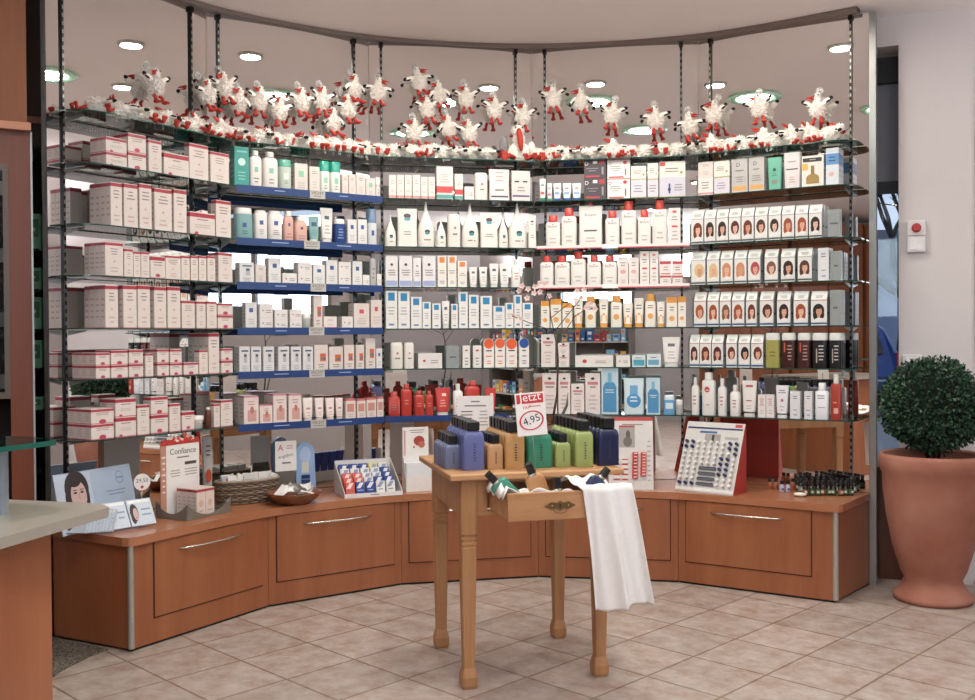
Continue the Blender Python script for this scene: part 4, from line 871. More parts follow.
Bk('wtube', 'white tube standing on its cap', 'lotion_tube', 'tube', '#e4dedb', TUBEU, 5, (.74, 0, .13, '#d7d3d0'), [('r', .3, .7, .68, .78, '#5a5a66'), ('l', .25, .75, .25, .55, '#a9a2a0', 3)], .42)
Bk('navyjar', 'navy blue jar bottle with a white cap', 'lotion_bottle', 'bottle', '#22407e', [(0, .95), (.03, 1), (.8, 1)], 4, (.92, .805, 1, '#dcd9d6'), [('l', .2, .8, .2, .65, '#8ba0cc', 4)], .8)
Bk('bluecap', 'white bottle with a slate blue cap', 'lotion_bottle', 'bottle', '#d5d7da', [(0, .95), (.03, 1), (.62, 1)], 3, (.98, .625, 1, '#7089a8'), [('r', .3, .6, .28, .42, '#3c5a95')], .9)
Bk('silvertube', 'silver bottle with a pump top', 'lotion_bottle', 'bottle', '#b3b1b0', LOT, 3, (.55, .86, 1, '#8f8d8c'), [('l', .25, .75, .2, .6, '#7c7a7a', 3)])
Bk('pinktube', 'white and rose tube standing on its cap', 'lotion_tube', 'tube', '#ead9d4', TUBEU, 5, (.74, 0, .12, '#d9c8c2'), [('r', .3, .7, .5, .58, '#c08078'), ('l', .25, .75, .2, .42, '#c3a49c', 2)], .45)
Bk('cone', 'white cone-necked bottle with blue emblem', 'lotion_bottle', 'bottle', '#e8e0d8', CONE, 3, (.24, .775, 1, '#ece6df'), [('e', .55, .34, .17, .11, '#3e3c46'), ('e', .55, .30, .16, .09, '#3f8f98'), ('l', .3, .8, .12, .2, GT, 1)], .65)
Bk('pouch', 'white refill pouch with blue emblem', 'refill_pouch', 'pouch', '#e6dfd8', POUCH, 6, None, [('e', .5, .76, .19, .12, '#5a4048'), ('e', .5, .68, .17, .08, '#5aa0ae'), ('l', .2, .8, .28, .4, GT, 2)], .3)
Bk('pouchplain', 'white refill pouch with pink print', 'refill_pouch', 'pouch', '#e4dad4', POUCH, 6, None, [('l', .2, .8, .55, .9, '#cf9a94', 3), ('l', .25, .75, .25, .4, GT, 1), ('r', .08, .92, .1, .15, '#4d4468')], .3)
Bk('lotionround', 'white rounded bottle with a small red dot', 'lotion_bottle', 'bottle', '#e6dfd8', DOME, 3.5, None, [('e', .55, .55, .1, .1, '#c07c70'), ('l', .3, .8, .3, .45, GT, 1)], .6)
Bk('euc', 'white bottle with a red screw cap', 'lotion_bottle', 'bottle', '#e8e2dd', [(0, .96), (.03, 1), (.70, 1), (.76, .96), (.79, .8), (.80, .6)], 4, (.58, .80, 1, '#cc4238'), [('t', 'Eucerin', .5, .66, .62, '#5a5558'), ('e', .5, .72, .06, .05, '#c46a64'), ('l', .25, .75, .12, .34, '#c3b9b4', 2)], .5)
Bk('eucpouch', 'white refill pouch with a red spout', 'refill_pouch', 'pouch', '#e4ddd8', [(0, .92), (.04, .98), (.6, .95), (.88, 1), (.92, .98)], 6, (.22, .921, 1, '#cc4238'), [('t', 'Eucerin', .5, .72, .5, '#6a6568'), ('l', .15, .85, .32, .42, '#5a5558', 1), ('l', .2, .8, .1, .24, '#b9aaa6', 2)], .28)
Bk('suntube', 'white tube with orange lower half', 'sun_cream_tube', 'tube', '#e8e0d6', TUBEU, 5, (.78, 0, .14, '#dd9a4a'), [('r', .15, .85, .2, .42, '#e0a25a'), ('l', .2, .8, .6, .8, '#56504e', 2), ('e', .5, .45, .16, .14, '#e2ad6a')], .45)
Bk('sunbottle', 'white bottle with an orange cap and sun', 'sun_lotion_bottle', 'bottle', '#e8e0d6', [(0, .96), (.03, 1), (.72, 1), (.78, .9)], 4, (.8, .785, 1, '#dd9a4a'), [('e', .5, .33, .27, .27, '#e0a25a'), ('l', .2, .8, .55, .68, '#56504e', 2)], .5)
Bk('redbottle', 'glossy red bottle', 'lotion_bottle', 'bottle', '#b5352c', LOT, 4, (.5, .86, 1, '#b93a30'), [('l', .25, .75, .35, .55, '#d98a80', 2)], .6)
Bk('redwhitelab', 'red bottle with a white label', 'lotion_bottle', 'bottle', '#b5352c', [(0, .95), (.03, 1), (.72, 1), (.8, .75)], 4, (.55, .8, 1, '#c04a40'), [('r', .08, .92, .12, .66, '#e6dfd9'), ('l', .2, .8, .25, .5, GT, 3)], .6)
Bk('redtube', 'red tube standing on its cap', 'lotion_tube', 'tube', '#bf3a31', TUBEU, 5, (.74, 0, .12, '#d9d0cc'), [('l', .25, .75, .3, .6, '#e6b0a8', 3), ('r', .45, .75, .7, .8, '#e9c9c2')], .45)
Bk('whitecyl', 'slim white pump bottle', 'lotion_bottle', 'bottle', '#e2ddda', [(0, .95), (.03, 1), (.72, 1), (.78, .7)], 3, (.45, .78, 1, '#d9d4d1'), [('l', .25, .75, .25, .55, '#b06a70', 3)], .8)
Bk('whitetall', 'tall white bottle with round red logo', 'lotion_bottle', 'bottle', '#e2ddda', [(0, .96), (.02, 1), (.78, 1), (.82, .85)], 4, (.6, .825, 1, '#e6e2df'), [('e', .45, .6, .22, .22, '#bf4a55'), ('l', .3, .65, .5, .62, '#e6dfdc', 2), ('l', .3, .7, .2, .3, '#b9aaa6', 1)], .6)
Bk('whitetube', 'wide white tube with red curl logo', 'lotion_tube', 'tube', '#e3dedb', TUBEU, 5, (.72, 0, .1, '#d9d5d2'), [('r', .25, .75, .82, .88, '#b9545c'), ('l', .3, .7, .4, .5, '#b9545c', 1), ('l', .25, .75, .2, .34, '#b9aaa6', 2)], .42)
Bk('purpletube', 'white tube with violet lettering', 'lotion_tube', 'tube', '#e3dfe2', TUBEU, 5, (.74, 0, .1, '#e0dcdf'), [('l', .2, .8, .74, .88, '#54506e', 2), ('r', .42, .62, .5, .58, '#a86a80'), ('l', .25, .75, .2, .4, '#b9aaa6', 2)], .42)
Bk('whitecol', 'tall white bottle with violet lettering', 'lotion_bottle', 'bottle', '#dcdce2', [(0, .96), (.02, 1), (.76, 1), (.78, .8)], 5, (.55, .78, 1, '#e4e2e6'), [('l', .15, .75, .55, .68, '#54506e', 2), ('l', .2, .8, .3, .36, '#8f8aa8', 1)], .6)
Bk('redbrown', 'red-brown bottle with a white cap', 'lotion_bottle', 'bottle', '#9c3526', [(0, .96), (.02, 1), (.76, 1), (.79, .8)], 4, (.5, .79, 1, '#ddd8d4'), [('r', .3, .75, .14, .26, '#d9aaa0'), ('l', .2, .7, .34, .42, '#d9aaa0', 1)], .6)
Bk('hairbottle', 'dark shampoo bottle with a white dished cap', 'shampoo_bottle', 'bottle', '#18171a', [(0, .96), (.03, 1), (.75, 1), (.79, .98)], 4, (1, .79, 1, '#d9d6d3'), [('l', .42, .82, .2, .68, '#cfc8c4', 5), ('r', .28, .36, .15, .55, '#b9aaa6')], .6)
Bk('maroonbottle', 'maroon shampoo bottle with a white dished cap', 'shampoo_bottle', 'bottle', '#3d1c1d', [(0, .96), (.03, 1), (.75, 1), (.79, .98)], 4, (1, .79, 1, '#d9d6d3'), [('l', .42, .82, .2, .68, '#c09a90', 5), ('r', .2, .3, .45, .72, '#c9604a')], .6)
Bk('olivebottle', 'olive-yellow shampoo bottle with a white dished cap', 'shampoo_bottle', 'bottle', '#a09a55', [(0, .96), (.03, 1), (.75, 1), (.79, .98)], 4, (1, .79, 1, '#d9d6d3'), [('l', .3, .75, .3, .5, '#6f6a38', 2)], .6)
Bk('minttube', 'mint green tube bottle', 'lotion_tube', 'tube', '#74b8a2', [(0, .8), (.04, .84), (.9, 1), (1, 1)], 5, None, [('e', .5, .62, .12, .12, '#24584a'), ('l', .25, .75, .42, .52, '#3a7a68', 2), ('r', .3, .7, .2, .3, '#9a8a7a')], .45)
Bk('whitetaper', 'white tapering bottle with thin dark line', 'lotion_bottle', 'bottle', '#e0d8d8', [(0, .84), (.04, .88), (.9, 1), (1, .98)], 5, None, [('r', .15, .85, .52, .55, '#4a4448'), ('l', .25, .75, .7, .8, '#b9aaa6', 1), ('l', .25, .75, .15, .35, '#c9a8a4', 3)], .45)
Bk('bluepouch', 'blue and white refill pouch', 'refill_pouch', 'pouch', '#cddbe2', POUCH, 6, None, [('e', .5, .35, .36, .34, '#4a8fc4'), ('r', .3, .7, .4, .75, '#6aa5cf'), ('l', .3, .7, .3, .5, '#e4eef4', 2)], .3)
Bk('bluejar', 'square jar with blue contents', 'cream_jar', 'jar', '#6aa5cf', [(0, .95), (.04, 1), (.75, 1)], 6, (.95, .755, 1, '#cfd9df'), [('r', .15, .85, .3, .6, '#d7e4ea')], .8)
Bk('clearjar', 'clear jar with a pale lid', 'cream_jar', 'jar', '#bcb9b6', [(0, .9), (.05, 1), (.65, 1)], 2, (.95, .66, 1, '#d6d3d0'), [('l', .25, .75, .2, .5, '#8d8a88', 2)], 1)
Bk('glassjar', 'small clear glass jar with red print', 'cream_jar', 'jar', '#c9c2bd', [(0, .8), (.05, .95), (.65, 1)], 2, (1, .66, 1, '#e0dcd8'), [('l', .2, .8, .3, .55, '#c0535c', 1)], 1)
Bk('brownb', 'small brown glass bottle', 'medicine_bottle', 'bottle', '#5a2c1c', RND, 2, (.5, .88, 1, '#e0d8d0'), [('r', .1, .9, .2, .5, '#8a4a38')], 1)
Bk('whitejar', 'small tube with white cap and blue foot', 'lotion_tube', 'tube', '#dfe3e2', TUBEU, 5, (.8, 0, .2, '#2f4f9a'), [('r', .2, .8, .35, .5, '#7d9fc4'), ('l', .2, .8, .6, .85, '#b06a60', 1)], .5)
Bk('gtube', 'white tube with green foot', 'lotion_tube', 'tube', '#dfe3e2', TUBEU, 5, (.8, 0, .16, '#2f7f5c'), [('r', .2, .8, .3, .42, '#c9605a'), ('l', .2, .8, .6, .85, '#7a9f90', 1)], .5)
def mk_bottle(k, w, h, seed):
    desc, name, cat, body, prof, e, cap, spec, dr = BT[k]; d = max(w*dr, .016)
    mb = MB(); bm = P(body, .32, 0, .04, 20); tube_ = prof is TUBEU or prof is TUBE
    S = []
    for z, kk in prof:
        dy = d/2*kk
        if tube_ : dy = d/2*(1-max(0, (z-.2))/.8*.9)
        if prof is POUCH or k == 'eucpouch': dy = d/2*(1-max(0, z-.3)/.7*.85)
        S.append((0, 0, z*h, w/2*kk, dy, e if not tube_ else 3))
    mb.ring(S, bm, 16)
    # printing follows the front of the body: place just ahead of the front line
    fy = []
    def front(zf):
        for a, b in zip(S[:-1], S[1:]):
            if a[2] <= zf*h <= b[2]:
                t = (zf*h-a[2])/max(b[2]-a[2], 1e-6); return a[4]+(b[4]-a[4])*t
        return S[-1][4]
    sub = MB(); deco(sub, spec, w, h, 0, seed)
    e2 = e if not tube_ else 3
    vv = []
    for (x, y, z) in sub.v:
        f = front(z/h); kx = min(abs(x)/(w/2*1.0), .97); curve = f*(max(0, 1-kx**e2))**(1/e2)
        vv.append((x*.96, -curve-.0006+y*.6, z))
    # re-add grouped by material
    base = len(mb.v); mb.v += vv
    for f_, mi in zip(sub.f, sub.m):
        mt = sub.mats[mi]
        if mt not in mb.mats: mb.mats.append(mt)
        mb.f.append(tuple(i+base for i in f_)); mb.m.append(mb.mats.index(mt)); mb.sm.append(False)
    cp_ = None
    if cap:
        cw, a, b, cc = cap; cp_ = MB(); dd = d/2*cw if not tube_ else d/2*.95
        if cw < .7: dd = min(w/2*cw, d/2*.95)
        cm = P(cc, .35)
        if a == 0: cp_.ring([(0, 0, 0, w/2*cw, dd, 3), (0, 0, (b-.005)*h, w/2*cw, dd, 3)], cm, 16, True, False)
        elif k == 'cone' or cw < .3: cp_.ring([(0, 0, a*h+.0004, w/2*cw, dd, 2), (0, 0, (a+(b-a)*.6)*h, w/2*cw*.6, dd*.6, 2), (0, 0, b*h, w/2*cw*.35, dd*.35, 2)], cm, 12)
        else: cp_.ring([(0, 0, a*h+.0004, w/2*cw, dd, 3), (0, 0, (b-.012)*h, w/2*cw*.97, dd*.97, 3), (0, 0, b*h, w/2*cw*.86, dd*.86, 3)], cm, 16)
    return mb, cp_, d
HAIR = {'auburn': '#6b2f22', 'dark brown': '#2f1d1a', 'black': '#191417', 'copper': '#9a4b2c', 'blonde': '#d9b88a', 'light brown': '#7d5140', 'chestnut': '#4d2a22', 'mahogany': '#5a2026', 'strawberry blonde': '#c98a66', 'pink-red': '#a8484f', 'ginger': '#a3562f'}
def mk_tent(w, h, d, hair, stripe, seed, pose=0):
    r = random.Random(seed); mb = MB(); B_ = P('#e2dfdc', .4); Gs = P('#b7bbbd', .45)
    pr_ = [(0, 0), (0, .76), (.38, .97), (.38, 1), (.62, 1), (.62, .97), (1, .76), (1, 0)]
    v = [(x, a*d, b*h) for x in (-w/2, w/2) for a, b in pr_]; n = 8
    mb.add(v, [(i, i+1, i+1+n, i+n) for i in range(n-1)]+[(7, 0, n, n+7)], B_); mb.add(v, [tuple(range(n-1, -1, -1)), tuple(range(n, 2*n))], Gs)
    # side print
    for sx in (-1, 1):
        q = []; 
        mb.add([(sx*(w/2+.0005), d*.2, h*.33), (sx*(w/2+.0005), d*.8, h*.33), (sx*(w/2+.0005), d*.8, h*.37), (sx*(w/2+.0005), d*.2, h*.37)], [(0, 1, 2, 3)], P('#33343a', .5))
    # sloping top panel lettering
    sub = MB(); sub.lines(-w*.33, w*.33, .005, h*.12, 3, 0, P('#54545a', .5), seed)
    sub.v = [(x, .38*d*(z/(h*.21))*.95-.0008, .76*h+z) for x, y, z in sub.v]; mb.add(sub.v, sub.f, P('#54545a', .5))
    y = -.0005; ox = w*r.uniform(-.04, .08); cz = h*.37
    mb.rect(-w/2, w/2, h*.03, h*.08, y, P(stripe, .5)); mb.rect(-w/2, w/2, h*.72, h*.735, y, P('#b9545c' if stripe == '#33507e' and seed > 50 else '#9da2a8', .5))
    hm = P(HAIR[hair], .5); rw, rh = w*.36, h*.20
    long = r.random() < .7
    mb.ell(ox, cz+h*.06, rw, rh*1.0, y-.0004, hm, 16)
    if long: mb.ell(ox-rw*.45, cz-h*.06, rw*.55, rh*.8, y-.0006, hm, 12); mb.ell(ox+rw*.5, cz-h*.05, rw*.5, rh*.75, y-.0008, hm, 12)
    sk = P(SKIN[seed % 3], .5); mb.rect(ox-w*.08, ox+w*.1, cz-h*.18, cz-h*.02, y-.0009, sk)
    mb.ell(ox+w*.05, cz-h*.21, w*.3, h*.06, y-.0011, P('#e9e4e2', .5), 12)
    mb.ell(ox+w*.03, cz+h*.03, w*.185, h*.125, y-.0012, sk, 14)
    for e_ in (-1, 1): mb.ell(ox+w*.03+e_*w*.07, cz+h*.05, w*.025, h*.009, y-.0015, P('#2a2020', .5), 8)
    mb.ell(ox+w*.03, cz-h*.03, w*.05, h*.01, y-.0015, P('#a84a48', .5), 8); mb.rect(ox+w*.02, ox+w*.035, cz, cz+h*.035, y-.0014, P('#b98570', .5))
    mb.ell(ox-w*.02, cz+h*.14, w*.2, h*.04, y-.0016, hm, 12)
    return mb
COUNT = {}
def link_mb(mb, name, parent=None): return mb.build(name, parent)
def prod(b, k, x0, x1, yt, kind, d=.222, rows=1, mid=None, extra=None, dd=None):
    """one product (or a stacked pair / a row going back) with its front at distance d from mirror b"""
    z = SZ[k]; s0, _ = hit(b, x0, 330, d); s1, _ = hit(b, x1, 330, d); s = (s0+s1)/2; w = s1-s0-.0015
    zt = hit(b, (x0+x1)/2, yt, d)[1]; h = zt-z
    # fit inside the bay
    lo = 0.0 if b else -.0; 
    COUNT[(b, k)] = COUNT.get((b, k), 0)+1; i = COUNT[(b, k)]
    parts = [(0, h, 'single')]
    if mid: hm = hit(b, (x0+x1)/2, mid, d)[1]-z; parts = [(0, hm, 'lower'), (hm+.0006, h-hm-.0006, 'upper')]
    pos = '%s from left, %s, %s' % (ordn(i), shelfname[k], bayname[b])
    for j in range(rows):
        for lev, (zb_, hh, nm) in enumerate(parts):
            seed = b*100+k*10+i
            kd = kind if not isinstance(kind, tuple) else kind[lev]
            if kd in KIND:
                dep = dd or (min(w*.8, .036 if kd == 'red' else .055) if b == 0 else min(max(w*.85, .03), .07))
                mb = mk_carton(kd, w, hh, dep, seed); name, cat, desc = 'carton', 'carton', KIND[kd][1]
                o = mb.build(name, None, loc3(b, s, d-j*(dep+.002), z+.0006+zb_), ANG[b])
            elif kd == 'tent':
                dep = dd or min(w*.95, .065); mb = mk_tent(w, hh, dep, extra[0], extra[1], seed); name, cat = 'hair_colour_carton', 'hair dye box'; desc = 'gable-topped carton showing %s-haired woman' % extra[0]
                o = mb.build(name, None, loc3(b, s, d-j*(dep+.002), z+.0006), ANG[b])
            else:
                mb, cpm, dep = mk_bottle(kd, w, hh, seed); desc, name, cat = BT[kd][0:3]
                o = empty(name, loc3(b, s, d-dep/2-j*(dep+.003), z+.0006+zb_), ANG[b])
                bn = {'pouch': 'pouch_body', 'tube': 'tube_body', 'jar': 'jar_body'}.get(cat, 'bottle_body')
                mb.build(bn, o)
                if cpm: cpm.build('lid' if cat == 'jar' else 'cap', o)
            if j == 0: lab = desc+', '+(nm+' one, ' if mid else '')+pos
            else: lab = cat+' like its front neighbour, '+(nm+', ' if mid else '')+ORD[j-1]+' behind the '+pos.replace(' from left', '')
            if len(lab.split()) > 16: lab = ' '.join(desc.split()[:4 if j == 0 else 3])+', '+(nm+' one, ' if mid else '')+(ORD[j-1]+' behind the ' if j else '')+pos
            if len(lab.split()) > 16: lab = 'white '*(0)+cat+', '+(nm+', ' if mid else '')+(ORD[j-1]+' behind ' if j else '')+pos
            tag(o, lab, cat, cat+'s on the %s of the %s' % (shelfname[k], bayname[b]))
D0 = [ # leftmost bay: (shelf, x0, x1, ytop, kind, rows, mid)
(1,(108,128.7,138.5,'redwide',2,153.5),(130,148,134.7,'redsq',2,153.5),(150.5,163.4,141,'red',1),(165.5,190.5,154.5,'redwide',1),(191,210,145,'red',1),(212,230.5,153.2,'red',1)),
(2,(112,123.5,182.8,'red',4),(125.3,139,184.3,'red',2),(140.8,153,184.3,'red',2),(155.7,173,189.2,'red',2),(175,187.8,190,'red',2),(191,216,213,'redwide',1),(217,232,201,'red',1)),
(3,(106,124,242.7,'red',4),(125,133.8,249,'red',2),(134.2,141.3,251.7,'red',2),(141.8,150.3,252,'red',1),(151,165.8,256.3,'redsq',1),(166.2,181.4,256,'red',1),(182,190.4,256,'red',1),(191.4,198.6,256,'red',1),(199.4,207,256,'red',1),(208,216,256,'red',1),(219,233,253,'red',2)),
(4,(105.5,118.4,285.4,'red',4),(123.5,137,285.4,'red',2),(138,150.5,285.4,'red',2),(154.4,166.5,286.7,'red',2),(167.8,180.6,286.7,'red',2),(182,195,300.8,'red',1),(196.8,205.8,301.4,'red',1),(207,216.9,301.4,'red',1),(218,233,303.4,'redsq',1,315)),
(5,(95.3,109.4,352.8,'redsq',3,365.6),(110.7,127.4,350.2,'redsq',2,365),(128.7,142.8,349.7,'redsq',2,363.8),(145,153,353.5,'red',1),(157,168.5,349,'redsq',2,363),(169.8,181.4,349,'redsq',2,363),(183.4,198,362.5,'redsq',1),(199,207.5,350,'red',1),(208.4,219,333,'red',4),(221,232.5,348.4,'redsq',1,360.5)),
(6,(90,112.8,408.8,'redsq',3,424),(114.5,135,398.5,'redwide',2,417),(136.4,148.5,405,'red',1),(150,167,396.5,'redsq',1,414.5),(168.5,179.6,403.7,'red',1),(181,193.5,411.4,'redsq',1),(194,205,416,'glassjar',1),(206.6,211.7,407.5,'brownb',1),(213,219,404,'red',1),(220,232,400,'red',2))]
D1 = [
(1,(236,250.6,147,'tealbox',1),(251.5,264,150.6,'wbottle',1),(265,280.3,152,'wbottle',1),(281,294,159.7,'greencap',1),(296,309,163.8,'whitegreen',1),(310.7,321,167,'white',1),(322,332,161,'wgreencap',1),(332.6,342.7,162,'wgreencap',1),(343.4,349.5,174.6,'white',1),(350,357,174.6,'white',1),(357.5,366.7,174.6,'white',1),(367.2,376.3,178.4,'whitegreen',1),(377,382,177.5,'jar',1)),
(2,(237,254.7,207.7,'tealwide',1),(256,269,210.4,'wblue',1),(270,284,211,'wblue',1),(285,295,211,'pinkb',1),(296,309,217,'pinkb',1),(310,321,216.4,'tealtube',1),(322,334.7,208,'wtube',1),(336,347.3,219,'navyjar',1),(348.4,357.5,219.6,'blueemb',1),(358.7,367.8,219.6,'blueemb',1),(369.4,378.6,209,'bluecap',1)),
(3,(240,254.7,262.5,'silver',1),(256,266.6,264.8,'white',1),(269,281.4,258,'blueemb',1),(283,297.4,273.3,'low',1),(298.6,312.5,262.5,'low',1,273),(313.7,325.5,264.8,'blueemb',1),(326.7,338,260.3,'blueemb',1),(339,351.4,262,'low',1,272),(353,362.8,261.4,'blueemb',1),(363.3,370,275,'low',1),(371,377,253.4,'silvertube',1),(377.5,382,274,'low',1)),
(4,(245.6,257,302.4,'blueemb',1),(259.7,273,304,'low',1,317.7),(274.8,287.8,309.7,'low',1,320),(290,302,309.7,'low',1,320),(303,312.3,313.8,'clearjar',1),(313.7,322.6,295.5,'orange',1),(323.7,337,316.6,'pinkbase',1),(342,353,316.6,'low',1),(354,369.5,303.5,'redspot',1),(371,382,300,'redspot',1)),
(5,(239,249.7,346.7,'silver',1),(250.8,261,346.7,'silver',1),(263,274,346.7,'silver',1),(278,289,346.7,'silver',1),(290.8,301,346.7,'silver',1),(302.7,313,346.7,'silver',1),(314,327.8,345,'orange',1),(329,342.7,346.7,'orange',1),(344,354,345,'orange',1),(355.7,364,345,'orange',1),(365.5,375.2,338.3,'orange',1),(376,382,348.6,'blueemb',1)),
(6,(243,258,396,'pinkbody',2),(259,271.8,405,'pinkbody',1),(272.5,286,394,'pinkbody',2),(288,301,394,'pinkbody',2),(302.7,313,398,'pinktube',1),(314.6,324,398,'pinktube',1),(325.5,334.7,398,'pinktube',1),(335.4,343,398,'pinktube',1),(345,355,399,'pinkpatch',1),(356.4,365,399,'pinkpatch',1),(366,375.6,398,'pinkpatch',1),(376.6,383,397,'pinkpatch',1))]
D2 = [
(1,(390,397.5,175,'pinkbase',1),(398,405.3,175,'pinkbase',1),(405.8,413,175,'pinkbase',1),(413.6,421.6,175,'pinkbase',1),(422,428.8,177,'pinkbase',1),(429.3,436,177,'pinkbase',1),(437.6,454,166.6,'redbase',1),(455.6,464,174,'redbase',1),(465.4,475,186.6,'low',1),(475.6,489,171,'lotionround',1),(490,511,167,'pouchplain',1),(512.6,531,171,'mauve',1)),
(2,(386,397,215,'cone',1),(398,418.5,206,'pouch',1),(419,435.6,201,'cone',1),(437.4,447,217,'cone',1),(448.6,461.6,212,'lotionround',1),(463,480,203,'cone',1),(481,499,211,'pouch',1),(499.5,509,213,'cone',1),(510,528,203,'cone',1),(529,537,213,'pouch',1)),
(3,(386,398.4,256,'lav',1),(399.6,413,256,'lav',1),(413.6,421.6,258,'lav',1),(423,436,256,'lav',1),(438,447,256,'orangetop',1),(448,457,256,'orangetop',1),(458,467.4,261,'orangetop',1),(469.6,478,267,'wtube',1),(479.6,488,267,'wtube',1),(490,499.4,263.6,'wtube',1),(500,510,263.6,'wtube',1),(512,521.4,259,'whitecyl',1)),
(4,(386,397.6,291,'bluetop',1),(398.4,410,291.5,'bluetop',1),(411,422,297,'bluetop',1),(422.6,431,302,'bluetop',1),(432.4,441,303.6,'bluetop',1),(442,450,301,'wtube',1),(451.4,458,304,'bluetop',1),(459,468,292,'bluetop',1),(469,479,295,'bluetop',1),(480.6,492.4,296,'bluetop',1),(493.4,505,306,'bluetop',1),(505.6,513.6,303,'bluetop',1),(514.4,522,295,'bluetop',1),(522.6,533,303,'bluetop',1)),
(5,(390.4,403,341,'lotionround',1),(404,414,341,'lotionround',1),(418,442,353.4,'low',1),(446,459,346,'grey',1),(462.4,470,345.6,'smallred',1),(473,481.4,345.6,'smallred',1)),
(6,(388,400,392,'redwhitelab',1),(400.6,411.6,384.4,'redbottle',1),(413.6,424,391,'redbottle',1),(425,433,391,'redbottle',1),(435,450,388,'redtube',1),(453,463,384,'whitecyl',1),(465,480,381,'redbottle',1),(485,496,388,'redtube',1))]
D3 = [
(1,(540,546.5,178.6,'gtube',1),(547.5,553,183,'gtube',1),(553.6,562,183,'whitejar',1),(563,572,183,'whitejar',1),(572.6,582,183,'whitejar',1),(584.7,607,159.7,'darkred',1,178.6),(608,630.8,159.3,'whitered',1,178.6),(631.4,647,166,('lilac','cream'),1,179.7),(648,659,163,('lilac','cream'),1,179.7),(660,686,161.4,('lilacpic','creamred'),1,177.5)),
(2,(546,560.7,215.5,'euc',1),(561.5,577,208,'euc',1),(579,603,202,'eucpouch',1),(605.5,620,210.7,'euc',1),(621.5,637,201,'euc',1),(638,651.5,209.7,'euc',1),(652.6,668,200,'euc',1),(669,681,208,'eucbox',1)),
(3,(540,553.6,255.8,'euc',1),(554.6,570,255.8,'euc',1),(570.7,586,251.5,'euc',1),(587,601.4,255.5,'euc',1),(602.5,617.5,255.5,'euc',1),(618,628.6,257.5,'eucpair',1),(629,639,257.5,'eucpair',1),(640,649.6,251.5,'eucbox',1),(650,658.6,251.5,'eucbox',1),(660,671.5,261,'redwhite',1,275.5),(672.5,683,261,'redwhite',1,275.5)),
(4,(541,549.6,301,'sun',1),(550.6,561.4,299,'sun',1),(562.4,572.4,303,'sun',1),(573.6,583,298,'suntube',1),(585,596,296,'sunbottle',1),(599,608.6,298.4,'suntube',1),(610.6,622,295.6,'sunbottle',1),(623,633,303,'suntube',1),(634,644,298,'suntube',1),(645,656,294,'sunbottle',1),(657,665,301.6,'suntube',1),(666.6,677.2,297,'sun',1),(678,686,296.4,'sun',1)),
(5,(541,555,334.4,'black_emb',1),(557.6,569,343,'black_emb',1,354.4),(575,613,355.6,'low',1),(616,630,355.6,'low',1),(632,645.4,355,'teallow',1),(646.6,661,354,'bluelow',1),(662,680.4,337,'wtube',1)),
(6,(542,556.6,373.4,'black_emb',1),(558,570,373.4,'black_emb',1),(570.8,584,384,'black_emb',1),(585,600,373.4,'black_emb',1),(601,618,368,'bluebottlebox',1),(623,644,376,'bluepouch',1),(646,660,378,'bluebottlebox',1),(663.4,674.6,395.4,'bluejar',1),(675.2,683,400,'clearjar',1))]
D4 = [
(1,(698.7,713.6,162,('pinkstack','white'),1,177.5),(714.4,730,161,('lilac','cream'),1,177.5),(732,748,159,'dbox',1),(749,764.6,157.4,'dbox',1),(767.5,782,157.4,'minttube',1),(783.5,801,152.4,'whitetaper',1),(802,824,155.6,'gold',1),(826,839,148,'blueband',2)),
(6,(690.5,698,377.5,'whitecyl',1),(701,714,372.6,'whitetall',1),(717,725.4,378.6,'whitecyl',1),(729,739,385,'whitecyl',1),(741,756,380.8,'whitetube',1),(757.6,765.5,394.7,'redtext',1),(765.9,774,394.7,'redtext',1),(775,788,385.5,'purpletube',1),(789.8,800,391.5,'whitebox',1),(804,812,391.5,'whitebox',1),(814.6,828,383,'whitecol',1),(830,841,374,'redbrown',1))]
for b, data in ((0, D0), (1, D1), (2, D2), (3, D3), (4, D4)):
    for row in data:
        for it in row[1:]:
            x0, x1, yt, kd, rows = it[:5]; prod(b, row[0], x0, x1, yt, kd, rows=rows, mid=it[5] if len(it) > 5 else None)
# round-topped cartons on the sixth shelf of the middle bay
for i, (x0, x1, c, cn) in enumerate(((483.6, 494, '#df5f35', 'orange'), (495, 505, '#df5f35', 'orange'), (506, 517, '#df5f35', 'orange'), (519, 529, '#24509a', 'blue'))):
    d = .222; s0, s1 = hit(2, x0, 330, d)[0], hit(2, x1, 330, d)[0]; w = s1-s0-.001; z = SZ[5]; h = hit(2, 505, 338.4, d)[1]-z
    mb = MB(); r_ = w/2; prof = [(-w/2, 0), (w/2, 0), (w/2, h-r_)]+[(r_*math.cos(R(a)), h-r_+r_*math.sin(R(a))) for a in range(15, 180, 15)]+[(-w/2, h-r_)]
    v = [(x, y, z_) for y in (0, .03) for x, z_ in prof]; n = len(prof)
    mb.add(v, [tuple(range(n)), tuple(range(2*n-1, n-1, -1))]+[(k+n, (k+1) % n+n, (k+1) % n, k) for k in range(n)], P('#e9e3de', .4))
    mb.ell(0, h-r_, r_*.96, r_*.96, -.0005, P(c, .4), 20); mb.lines(-w*.3, w*.3, h*.52, h*.64, 1, -.0006, P('#2e3036', .4), i); mb.lines(-w*.35, w*.35, h*.34, h*.44, 1, -.0006, P(c, .4), i+5); mb.lines(-w*.25, w*.25, h*.1, h*.26, 2, -.0006, P(c, .4), i+9)
    o = mb.build('carton', None, loc3(2, (s0+s1)/2, d, z+.0006), ANG[2]); tag(o, 'white round-topped carton with %s disc, %s of four, sixth shelf, middle bay' % (cn, ORD[i]), 'carton', 'round-topped cartons')
